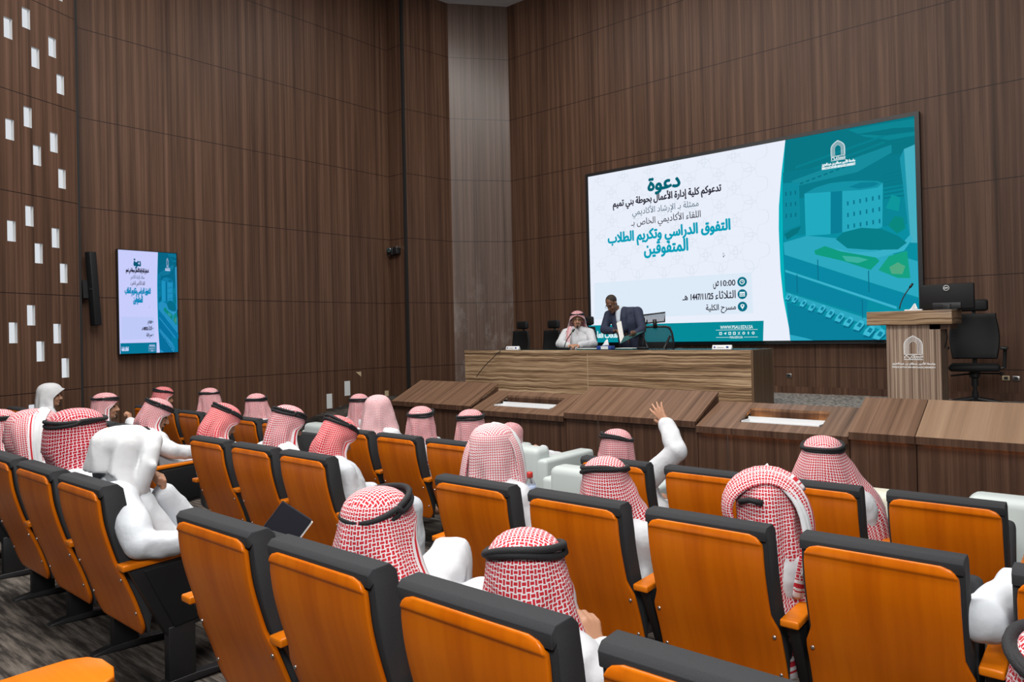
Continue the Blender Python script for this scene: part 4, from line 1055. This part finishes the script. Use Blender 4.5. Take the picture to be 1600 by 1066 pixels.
def band(name, path, width, mat, parent, normal_from, thick=.006, wob=.0):
    """strip of cloth along a path; width direction is square to the path and to the direction from normal_from"""
    path = [clampy(V3(p)) for p in path]; bm = B(); m = len(path); nw = 8; g = []; s = 0; inf = []
    for i, p in enumerate(path):
        d = (path[min(i + 1, m - 1)] - path[max(i - 1, 0)]).normalized(); nn = p - V3(normal_from); nn = (nn - d * nn.dot(d)).normalized(); x = d.cross(nn)
        if i: s += (p - path[i - 1]).length
        wd = width[i] if isinstance(width, (list, tuple)) else width
        g.append([bm.verts.new(clampy(p + x * wd * (k / nw - .5) + nn * (.014 * cos((k / nw - .5) * pi) * wd / .1 + wob * sin(k * 2.1 + i * .7)))) for k in range(nw + 1)]); inf.append([(wd * (k / nw - .5), s) for k in range(nw + 1)])
    u1 = bm.loops.layers.uv.new('UVMap'); u2 = bm.loops.layers.uv.new('hem')
    for i in range(m - 1):
        for k in range(nw):
            f = bm.faces.new((g[i][k], g[i][k + 1], g[i + 1][k + 1], g[i + 1][k])); f.smooth = True
            for lp, (a, b) in zip(f.loops, ((i, k), (i, k + 1), (i + 1, k + 1), (i + 1, k))):
                lp[u1].uv = inf[a][b]; lp[u2].uv = (inf[a][b][0] + (width[a] if isinstance(width, (list, tuple)) else width) / 2, s - inf[a][b][1])
    me = bpy.data.meshes.new(name); bm.to_mesh(me); bm.free(); me.materials.append(mat)
    o = bpy.data.objects.new('tmp', me); COL.objects.link(o)
    q = o.modifiers.new('s', 'SOLIDIFY'); q.thickness = thick; q.offset = 0
    q = o.modifiers.new('u', 'SUBSURF'); q.levels = 1
    m2 = bake(o); bpy.data.objects.remove(o); bpy.data.meshes.remove(me); m2.name = name
    for p in m2.polygons: p.use_smooth = True
    return link(name, m2, parent)
def rotm(yaw, pitch=0, roll=0): return Matrix.Rotation(yaw, 3, 'Z') @ Matrix.Rotation(-pitch, 3, 'X') @ Matrix.Rotation(roll, 3, 'Y')

GR = 'seated audience men'
def person(label, top, seat, yaw=0, pitch=0, roll=0, mat='shemagh', cord=True, skin='skin', arms=None, hands=None, fine=False, glasses=False, beard=1, turn=None, lean=0.0,
           tilt=0.0, ctilt=0.0, knees=None, robe='robe', seed=None, sc_kw=None, croll=0.0, group=GR, sofa_z=None, shw=.185, shz=0.0):
    sx, row = seat
    if sofa_z is None: sy, fz = ROWS[row][0], floor_at(row); pz = fz + .50; py = sy + .06
    else: sy, fz = row, 0.0; pz = .50; py = sy - .05
    seed = seed if seed is not None else int(abs(top[0]) * 100)
    t = thing('person', label, 'person', (sx, sy, fz), 0, group); inv = V3((sx, sy, fz))
    R = rotm(yaw, pitch, roll); Ry = Matrix.Rotation(yaw if turn is None else turn, 3, 'Z')
    c = V3(top) - R @ V3((0, 0, .140)) - inv; c0 = c
    pel = V3((0, py - sy, pz - fz)); neck = c + R @ V3((0, -.030, -.115)); nb = neck + V3((0, -.012, -.045))
    by = (yaw * .35 if turn is None else turn); S = Matrix.Rotation(by, 3, 'Z')
    sh = {s: nb + S @ V3((s * shw, .0, -.055 + shz)) for s in (-1, 1)}
    chest = nb.lerp(pel, .34); waist = nb.lerp(pel, .7)
    arms = arms or {}
    el, wr = {}, {}
    for s in (-1, 1):
        a = arms.get(s)
        if a: el[s], wr[s] = V3(a[0]) - inv, V3(a[1]) - inv
        else: el[s] = sh[s] + S @ V3((s * .055, .06, -.25)); wr[s] = V3((s * .06, py - sy + .28, pz - fz + .09))
    kn = {s: (V3(knees[s]) - inv if knees and s in knees else V3((s * .12, py - sy + .42, pz - fz - .05))) for s in (-1, 1)}
    ft = {s: V3((kn[s].x, kn[s].y + .02, .09)) for s in (-1, 1)}
    chs = [[(neck + R @ V3((0, .02, .05)), .050), (nb, .055)], [(nb, .055), (chest, .075), (waist, .075), (pel, .085)]]
    for s in (-1, 1):
        chs.append([(nb, .05), (sh[s], .045), (el[s], .038), (wr[s], .026)])
        chs.append([(pel + V3((s * .08, 0, 0)), .08), (kn[s], .055), (ft[s], .045), (ft[s] + V3((0, .14, -.045)), .036)])
        h = (hands or {}).get(s)
        if h: chs += hand(wr[s], *h[:3], **(h[3] if len(h) > 3 else {}))
        else:
            chs += hand(wr[s], (-s * .5, .7, -.3), (-s * .3, 0, -1), (-s * .6, .4, 0), .5)
    fc, fe = face(R, c)
    blob('body', chs + fc, fe, M[skin], t, .0062 if fine else .011, 2 if fine else 1)
    rb = []
    for s in (-1, 1):
        o = S @ V3((s, 0, 0))
        rb.append([(nb + o * .05 + V3((0, -.01, -.02)), .068), (chest + o * .085, .122), (waist + o * .085, .118), (pel + o * .09, .130)])
        rb.append([(nb + o * .04, .06), (sh[s], .075), (sh[s].lerp(el[s], .5), .068), (el[s], .062), (el[s].lerp(wr[s], .5), .056), (el[s].lerp(wr[s], .93), .048)])
        rb.append([(pel + V3((s * .09, 0, 0)), .120), (kn[s], .080), (ft[s] + V3((0, 0, .04)), .080)])
    if abs(kn[1].x - kn[-1].x) < .4: rb.append([(pel, .12), (kn[1].lerp(kn[-1], .5), .075), (ft[1].lerp(ft[-1], .5) + V3((0, 0, .05)), .07)])
    rb.append([(nb + V3((0, 0, .022)), .062), (nb, .066)])
    blob('robe', rb, [], M[robe], t, .0105, 3, .5, (.011, 9.0, seed))
    eyes(R, c, t, glasses, beard)
    kw = dict(seed=seed, clamp=sofa_z is None); kw.update(sc_kw or {})
    if mat: scarf('headscarf', c, R, Ry, M[mat], t, **kw)
    if cord: agal(c, R, t, ctilt, size=kw.get('size', 1), cross=seed % 5, roll=croll)
    return t, c, R
# ---- third row
person('man in red check headscarf and thick black cord, third row, one leg crossed', (-1.92, 1.55, 1.288), (R3[1], 3), yaw=.15, pitch=.02, ctilt=.34, knees={-1: (-1.97, 1.93, .95)}, sc_kw=dict(flare=1.22, hem=-.40, brim=.05, side=(0, .05), nf=6, folds=.012, rumple=.008), seed=3)
person('man in red check headscarf in the third row with a hand at his cheek', (-1.285, 1.55, 1.247), (R3[2], 3), yaw=.55, ctilt=-.22, croll=-.06, sc_kw=dict(flare=1.2, hem=-.44, nf=6, side=(-.01, .03), rumple=.008), seed=8,
       arms={1: ((-.98, 1.72, .80), (-1.105, 1.63, .93))}, hands={1: ((-.45, .15, .9), (-.9, .2, -.3), (.2, -.9, .2), dict(curl=.7, thumb=.6))}, fine=True)
person('man at the right edge in the third row, thick dark cord over red check headscarf', (-.055, 1.5, 1.295), (.10, 3), yaw=.5, ctilt=.1, sc_kw=dict(flare=1.1), seed=5)
t, c, R = person('man in a loose white headscarf resting his chin on his fist in the third row', (-3.60, 1.445, 1.39), (M3[2], 3), yaw=-.40, pitch=.16, mat=None, cord=False, robe='robe_cool', turn=-.25, sc_kw=dict(flare=1.5, hem=-.27, folds=.012, nf=5, size=1.12, opn=.62, brim=.02, rumple=.007, side=(.02, .02)), seed=12, shw=.20, shz=.05,
       arms={1: ((-3.235, 1.33, .925), (-3.20, 1.46, .905)), -1: ((-3.60, 1.70, .88), (-3.58, 1.57, 1.06))},
       hands={1: ((.05, .95, -.15), (.05, -.1, -1), (-.9, .1, 0), dict(curl=.55)), -1: ((.25, -.05, .95), (-.1, -.95, .1), (-.9, 0, .3), dict(curl=1.15, spread=.05))}, fine=True)
RW = rotm(-.40, .16); W = lambda x, y, z: c + RW @ V3((x, y, z))
hd = blob('headscarf', [
    [(W(-.01, -.055, .04), .105), (W(-.02, -.055, -.05), .115), (W(-.03, -.03, -.13), .125), (W(-.04, .0, -.21), .125)],
    [(W(.08, -.01, .05), .055), (W(.10, -.01, -.05), .060), (W(.125, -.0, -.13), .065), (W(.15, .0, -.20), .06)],
    [(W(-.08, .02, .05), .055), (W(-.105, .03, -.05), .062), (W(-.13, .03, -.14), .07), (W(-.17, .02, -.20), .065)],
    [(W(.03, .095, .095), .034), (W(.085, .100, .045), .036), (W(.115, .095, -.02), .038), (W(.115, .075, -.085), .040), (W(.09, .055, -.145), .052), (W(.02, .06, -.19), .06)],
    [(W(-.03, .095, .095), .034), (W(-.085, .095, .045), .036), (W(-.11, .075, -.04), .040), (W(-.10, .06, -.14), .05)],
    [(W(.15, .02, -.16), .055), (W(.08, -.05, -.18), .075), (W(-.04, -.06, -.19), .085)],
    [(W(.115, .085, .0), .026), (W(.150, .115, -.015), .018)]],
    [(W(0, -.012, .048), (.115, .130, .102), RW)], M['ghutra'], t, .0085, 4, .5, (.010, 7.0, 12))
for v in hd.data.vertices: v.co = clampy(v.co.copy())
person('man in a wide deep red headscarf with doubled cord, left of the white-scarfed man', (-4.31, 1.45, 1.415), (M3[1], 3), yaw=-.12, mat='shemagh_deep', ctilt=.06, sc_kw=dict(size=1.17, flare=1.12, hem=-.42, nf=5, folds=.011, wing=.02), seed=21, shw=.2)
t, c, R = person('man with a white-bordered red headscarf wrapped round, third row, far left seat', (-5.0, 1.45, 1.375), (M3[0], 3), yaw=.1, cord=False, sc_kw=dict(size=1.18, flare=1.12, hem=-.40, nf=5, folds=.012, wing=.015), seed=33, shw=.2)
band('headscarf_tail', [c + V3(q) for q in ((-.10, .09, .06), (-.05, .02, .155), (.04, -.06, .150), (.115, -.10, .08), (.15, -.10, -.04), (.16, -.09, -.16), (.17, -.07, -.28))], [.10, .12, .13, .13, .11, .11, .12], M['shemagh'], t, c, .010, .004)
band('headscarf_border', [c + V3(q) for q in ((.02, .06, .168), (.10, .0, .14), (.165, -.045, .04), (.185, -.05, -.08), (.195, -.03, -.2))], [.06, .07, .06, .05, .05], M['ghutra'], t, c, .006, .003)
person('man at the left edge in profile with red check headscarf, third row', (-5.90, 1.5, 1.345), (L3[0], 3), yaw=-.16, sc_kw=dict(flare=1.05, hem=-.3), seed=41, fine=True)
# ---- second row
person('man in a white headscarf without cord, in profile by the left wall', (-9.606, 2.95, 1.315), (L2[0], 2), yaw=-.34, mat='ghutra', cord=False, sc_kw=dict(flare=1.05, hem=-.30, folds=.006, opn=1.05, brim=.03, size=1.05), seed=51, fine=True)
person('man in red check headscarf holding his hand to his mouth in the second row', (-7.976, 2.95, 1.268), (L2[2] + .1, 2), yaw=-.42, ctilt=-.04, sc_kw=dict(flare=1.02, hem=-.33), seed=52, fine=True,
       arms={1: ((-7.62, 3.08, .80), (-7.86, 3.14, .965))}, hands={1: ((-.25, -.05, .95), (-.7, -.6, .1), (-.6, .6, .3), dict(curl=1.0, spread=.05))})
person('man in pale red headscarf bending forward, his white sleeve along the armrest', (-6.516, 2.88, 1.270), (L2[5], 2), yaw=-.30, pitch=.40, ctilt=-.10, sc_kw=dict(flare=1.0, hem=-.30, wing=.02), seed=53, fine=True, turn=-.2,
       arms={1: ((-6.20, 2.80, .86), (-6.17, 3.06, .80))}, hands={1: ((-.1, .95, -.1), (0, 0, -1), (-.9, .1, 0), dict(curl=.4))})
person('man in bright red headscarf bowing his head in the second row, centre block', (-5.46, 2.95, 1.262), (M2[0], 2), yaw=-.15, pitch=.5, mat='shemagh_bright', ctilt=-.05, sc_kw=dict(flare=1.05, hem=-.30, wing=.03, wang=1.3, folds=.014), seed=54)
person('man in pink check headscarf and spectacles looking down, second row, centre block', (-4.60, 2.95, 1.30), (M2[1], 2), yaw=-.12, pitch=.30, ctilt=-.05, glasses=True, sc_kw=dict(flare=1.03, hem=-.33), seed=55, fine=True)
person('man in bright red headscarf bowing beside the centre aisle, white robe showing', (-3.99, 2.96, 1.250), (M2[2], 2), yaw=-.10, pitch=.45, mat='shemagh_bright', ctilt=-.12, sc_kw=dict(flare=1.0, hem=-.27, folds=.012), seed=56, robe='robe_cool')
t, c, R = person('man in pale red headscarf without cord beside the water bottle', (-2.63, 2.92, 1.288), (R2[0], 2), yaw=.15, mat='shemagh_pale', cord=False, sc_kw=dict(size=1.12, flare=1.12, hem=-.40, folds=.013, nf=6, wing=.012), seed=61, shw=.19)
RC = rotm(.68)
band('headscarf_roll', [c + RC @ V3(q) for q in ((-.175, -.05, -.24), (-.165, -.05, -.14), (-.150, -.045, -.05), (-.135, -.035, .03), (-.095, -.03, .098), (-.03, -.03, .140), (.04, -.03, .138), (.098, -.035, .095), (.13, -.045, .03), (.145, -.055, -.05), (.155, -.06, -.14), (.165, -.07, -.24), (.17, -.08, -.34))], [.10, .10, .095, .09, .09, .09, .09, .09, .085, .08, .08, .085, .09], M['shemagh_pale'], t, c, .012, .003)
band('headscarf_border', [c + RC @ V3(q) for q in ((-.01, .03, .155), (.06, .02, .146), (.118, .01, .10), (.150, .0, .03), (.165, -.01, -.06), (.175, -.015, -.15), (.185, -.02, -.25))], [.05, .06, .065, .06, .055, .055, .05], M['ghutra'], t, c, .008, .003)
person('man in red check headscarf with heavy cord, second row, scarf end hanging low', (-1.90, 2.90, 1.195), (R2[1], 2), yaw=.45, ctilt=-.17, croll=-.04, sc_kw=dict(flare=1.22, hem=-.50, side=(-.01, .08), folds=.012, nf=6, rumple=.008), seed=62)
t, c, R = person('man with a red headscarf coiled loosely round his head, second row', (-1.135, 2.92, 1.195), (R2[2], 2), yaw=.5, pitch=.12, cord=False, sc_kw=dict(size=1.08, flare=1.0, hem=-.46, folds=.014, nf=6), seed=63)
RE = rotm(.37)
band('headscarf_roll', [c + RE @ V3(q) for q in ((-.11, -.07, -.09), (-.150, -.06, -.03), (-.155, -.05, .035), (-.120, -.055, .095), (-.055, -.065, .138), (.02, -.07, .150), (.085, -.075, .122), (.13, -.085, .06), (.148, -.10, -.02), (.145, -.12, -.11), (.125, -.14, -.20), (.105, -.15, -.30))], [.07, .10, .11, .11, .105, .10, .10, .09, .085, .08, .085, .09], M['shemagh'], t, c, .016, .006)
band('headscarf_roll', [c + RE @ V3(q) for q in ((-.145, .03, -.06), (-.165, .03, .01), (-.145, .02, .085), (-.08, .02, .140), (.0, .02, .162), (.085, .01, .145), (.14, -.01, .08))], [.08, .10, .11, .11, .11, .10, .08], M['shemagh'], t, c, .014, .006)
band('headscarf_border', [c + RE @ V3(q) for q in ((.05, -.10, .128), (.105, -.11, .085), (.138, -.125, .01), (.147, -.145, -.08), (.14, -.16, -.16), (.12, -.17, -.21))], [.035, .045, .05, .05, .045, .02], M['ghutra'], t, c, .008, .003)
bm = B(); add_tube(bm, [c + V3(q) for q in ((-.055, -.140, .052), (-.01, -.150, .066), (.04, -.146, .060))], .012, 8); build('head_cord', bm, M['cord'], t, smooth=True)
person('man at the right edge whose white elbow leans over the armrest', (-.10, 2.95, 1.26), (R2[4], 2), yaw=.4, sc_kw=dict(flare=1.05), seed=64, robe='robe_cool', arms={-1: ((-.36, 2.66, .87), (-.22, 2.98, .80))}, shw=.2)
# ---- front row
person('man in red check headscarf at the far left of the front row', (-9.561, 4.25, 1.185), (L1[0], 1), yaw=-.3, pitch=.12, mat='shemagh_bright', ctilt=-.1, sc_kw=dict(flare=1.0, hem=-.3), seed=71)
person('man in pink check headscarf seen from behind near the left wall, front row', (-8.373, 4.25, 1.210), (L1[2], 1), yaw=.75, sc_kw=dict(flare=1.12, hem=-.34, wing=.02, side=(0, .03)), seed=72)
person('man in pink check headscarf with flat low cord, right of him in the front row', (-7.32, 4.25, 1.183), (L1[3] + .1, 1), yaw=.7, ctilt=.04, sc_kw=dict(flare=1.15, hem=-.34, wing=.025, side=(0, .03)), seed=73)
person('man in pale check headscarf without cord before the stage, centre block', (-5.235, 4.25, 1.233), (M1[0], 1), yaw=.6, mat='shemagh_pale', cord=False, sc_kw=dict(size=1.12, flare=1.25, hem=-.36, wing=.02), seed=74)
person('man in pink check headscarf from behind, second from centre aisle, front row', (-4.66, 4.25, 1.174), (M1[1], 1), yaw=.55, ctilt=.12, sc_kw=dict(flare=1.1, hem=-.36), seed=75)
person('man in pink check headscarf with thick cord at the centre aisle, front row', (-4.067, 4.25, 1.178), (M1[2], 1), yaw=.55, ctilt=.03, croll=-.04, sc_kw=dict(flare=1.12, hem=-.34), seed=76)
person('man in the front row raising his right hand high', (-2.685, 4.25, 1.115), (R1[0], 1), yaw=.65, ctilt=-.10, croll=.2, sc_kw=dict(flare=1.0, hem=-.26, side=(.02, 0)), seed=77, turn=.25, fine=True,
       arms={1: ((-2.255, 4.30, 1.0), (-2.375, 4.38, 1.165))}, hands={1: ((-.62, .1, .78), (-.1, 1, .1), (-.78, .1, -.62), dict(curl=.10, spread=.42, thumb=.9, s=1.05))})
person('man in red check headscarf on the right of the front row, crossed cord', (-1.322, 4.25, 1.172), (R1[2], 1), yaw=.35, ctilt=.08, sc_kw=dict(flare=1.3, hem=-.46, side=(.03, .09), folds=.010, wing=.015), seed=78)
# ---- guests in the armchairs
person('man in pink check headscarf in a guest armchair left of the stage', (-6.804, 5.25, 1.12), (-6.66, 5.45), yaw=.7, ctilt=.08, sofa_z=1, sc_kw=dict(flare=1.0, hem=-.3), seed=81)
person('man in a guest armchair, only his bowed check headscarf showing above the bottle', (-4.77, 5.62, .87), (-4.70, 5.72), yaw=.1, pitch=.35, cord=False, sofa_z=1, sc_kw=dict(flare=1.0, hem=-.3), seed=82)

# ---- the two men on the stage
t, c, R = person('bearded man with spectacles in white robe and red headscarf seated at the desk', (0, .02, 1.312), (0, 0), yaw=.18, pitch=.02, sofa_z=1, glasses=True, beard=1, ctilt=-.02, group='men on the stage', seed=91, fine=True,
       sc_kw=dict(flare=1.15, hem=-.24, opn=1.12, wing=.03, wang=1.9, folds=.008, brim=.02), arms={-1: ((-.27, .12, .80), (-.085, .36, .775)), 1: ((.27, .12, .80), (.085, .36, .775))},
       hands={-1: ((.75, .6, .05), (.3, -.2, -.9), (.3, .6, .6), dict(curl=.6)), 1: ((-.75, .6, .05), (-.3, -.2, -.9), (-.3, .6, .6), dict(curl=.6))})
band('headscarf_tail', [c + V3(q) for q in ((.10, .05, -.10), (.12, .10, -.17), (.125, .135, -.27), (.13, .165, -.38), (.12, .17, -.50))], [.07, .075, .07, .07, .07], M['shemagh'], t, c + V3((.1, -.1, -.3)), .006)
t.location = (-6.625, 9.42, SZ); t.rotation_euler = (0, 0, 3.58)

t = thing('person', 'standing man in a navy suit with glasses bending over an open folder', 'person', (-5.65, 9.45, SZ), 0, 'men on the stage')
o_ = V3((-5.65, 9.45, SZ)); Q = lambda *a: V3(a) - o_
c = Q(-5.865, 9.235, 2.195); R = rotm(pi - .15, .62, .10)
nb = Q(-5.795, 9.37, 2.10); shs = {-1: Q(-6.0, 9.36, 2.03), 1: Q(-5.55, 9.44, 2.06)}
els = {-1: Q(-6.0, 9.22, 1.80), 1: Q(-5.40, 9.32, 1.80)}; wrs = {-1: Q(-5.735, 9.08, 1.785), 1: Q(-5.44, 9.12, 1.715)}
pel = Q(-5.69, 9.52, 1.62)
chs = [[(c + R @ V3((0, -.01, -.08)), .05), (nb, .058)], [(nb, .055), (nb.lerp(pel, .35), .10), (pel, .10)]]
for s in (-1, 1):
    ft = Q(-5.63 + s * .12, 9.50, .86)
    chs.append([(shs[s], .045), (els[s], .036), (wrs[s], .026)]); chs.append([(pel + V3((s * .09, 0, 0)), .08), (Q(-5.63 + s * .11, 9.48, 1.26), .058), (ft, .05)])
chs += hand(wrs[-1], (.85, -.25, .1), (.1, -.2, -.9), (.2, -.9, .2), .7); chs += hand(wrs[1], (.45, -.6, .1), (-.3, -.1, .9), (-.6, -.5, .3), .55)
fc, fe = face(R, c, 1.05)
blob('body', chs + fc, fe, M['skin_dark'], t, .0062, 2)
rb = []
for s in (-1, 1):
    k = V3((s, 0, 0))
    rb.append([(shs[s], .078), (shs[s].lerp(els[s], .5), .068), (els[s], .060), (els[s].lerp(wrs[s], .9), .048)])
    rb.append([(nb.lerp(shs[s], .55) + V3((0, 0, -.04)), .085), (nb.lerp(pel, .40) + k * .10, .125), (nb.lerp(pel, .75) + k * .085, .115), (pel + k * .095 + V3((0, 0, -.05)), .120)])
rb.append([(shs[-1] + V3((.03, .03, -.01)), .085), (nb + V3((0, .05, -.05)), .095), (shs[1] + V3((-.03, .03, -.01)), .085)])
for s in (-1, 1): rb.append([(nb + V3((s * .075, -.01, -.01)), .055), (nb + V3((s * .085, -.045, -.12)), .060), (nb + V3((s * .06 + .02, -.035, -.27)), .075)])
rb.append([(nb + V3((0, .06, -.12)), .13), (nb.lerp(pel, .5) + V3((0, .03, 0)), .13)])
blob('jacket', rb, [], M['navy'], t, .0095, 3, .5, (.006, 8.0, 4))
blob('trousers', [[(pel + V3((s * .09, 0, -.02)), .105), (Q(-5.63 + s * .11, 9.48, 1.26), .085), (Q(-5.63 + s * .12, 9.50, .90), .07)] for s in (-1, 1)], [], M['navy'], t, .0105, 2)
for s in (-1, 1): blob('shoe', [[(Q(-5.63 + s * .12, 9.52, .835), .04), (Q(-5.64 + s * .13, 9.36, .83), .036)]], [], M['black'], t, .009, 1)
shp = [nb + V3(q) for q in ((-.07, -.035, .035), (.055, -.045, .03), (.045, -.135, -.10), (.03, -.155, -.25), (-.03, -.165, -.24), (-.05, -.14, -.10))]
blob('shirt', [[(nb + V3((0, -.015, .012)), .060), (nb + V3((-.01, -.050, -.05)), .050), (nb + V3((.005, -.066, -.15)), .042), (nb + V3((.02, -.055, -.24)), .030)]], [], M['shirt'], t, .008, 2)
blob('hair', [], [(c + R @ V3((0, -.022, .045)), (.080, .094, .086), R)], plain('cropped_hair', (.03, .018, .012), .8), t, .008, 1)
eyes(R, c, t, True, 0)
t = thing('document_folder', 'open teal folder with a white page held by the standing man', 'folder', (-5.50, 9.02, 1.66))
f_ = V3((-5.50, 9.02, 1.66))
bm = B(); bm.faces.new([bm.verts.new(V3(q) - f_) for q in ((-5.585, 9.0, 1.605), (-5.535, 9.02, 1.70), (-5.60, 9.06, 1.93), (-5.66, 9.03, 1.90))][::1]); build('page', bm, M['paper'], t, solid=.004)
bm = B(); bm.faces.new([bm.verts.new(V3(q) - f_) for q in ((-5.585, 9.0, 1.60), (-5.27, 9.0, 1.735), (-5.25, 9.12, 1.775), (-5.535, 9.03, 1.70))]); build('cover', bm, M['folder'], t, solid=.006)

# ------------------------------------------------------------------ small things among the seats
t = thing('water_bottle', 'small clear water bottle with red cap beside the man without cord', 'bottle', (-2.415, 2.965, .80))
bm = B(); add_lathe(bm, [(0, 0), (.030, 0), (.033, .01), (.033, .06), (.029, .07), (.033, .08), (.033, .13), (.031, .15), (.033, .17), (.031, .195), (.016, .225), (.013, .235)], n=18); build('bottle_body', bm, M['clear'], t, smooth=True)
bm = B(); add_lathe(bm, [(.0335, .14), (.0338, .145), (.0338, .185), (.0335, .19)], n=18); build('label', bm, plain('bottle_label', (.45, .55, .75), .5), t, smooth=True)
bm = B(); add_box(bm, (-.012, -.036, .152), (.014, -.0335, .175)); build('label_mark', bm, M['red'], t)
bm = B(); add_lathe(bm, [(.0165, .232), (.0165, .256), (.014, .26), (0, .26)], n=16); build('cap', bm, M['red'], t, smooth=True)
t = thing('notebook', 'dark navy notebook with white page edges standing tilted on an armrest', 'notebook', (-2.70, 1.60, .925))
bm = B(); add_box(bm, (-.072, -.011, 0), (.072, -.008, .20)); add_box(bm, (-.072, .008, 0), (.072, .011, .20)); add_box(bm, (-.072, -.011, 0), (-.069, .011, .20)); build('cover', bm, M['book'], t)
bm = B(); add_box(bm, (-.069, -.008, .004), (.080, .008, .196)); build('pages', bm, M['paper'], t)
t.rotation_euler = (.06, radians(38), 1.0)

bpy.data.scenes.remove(TMP)
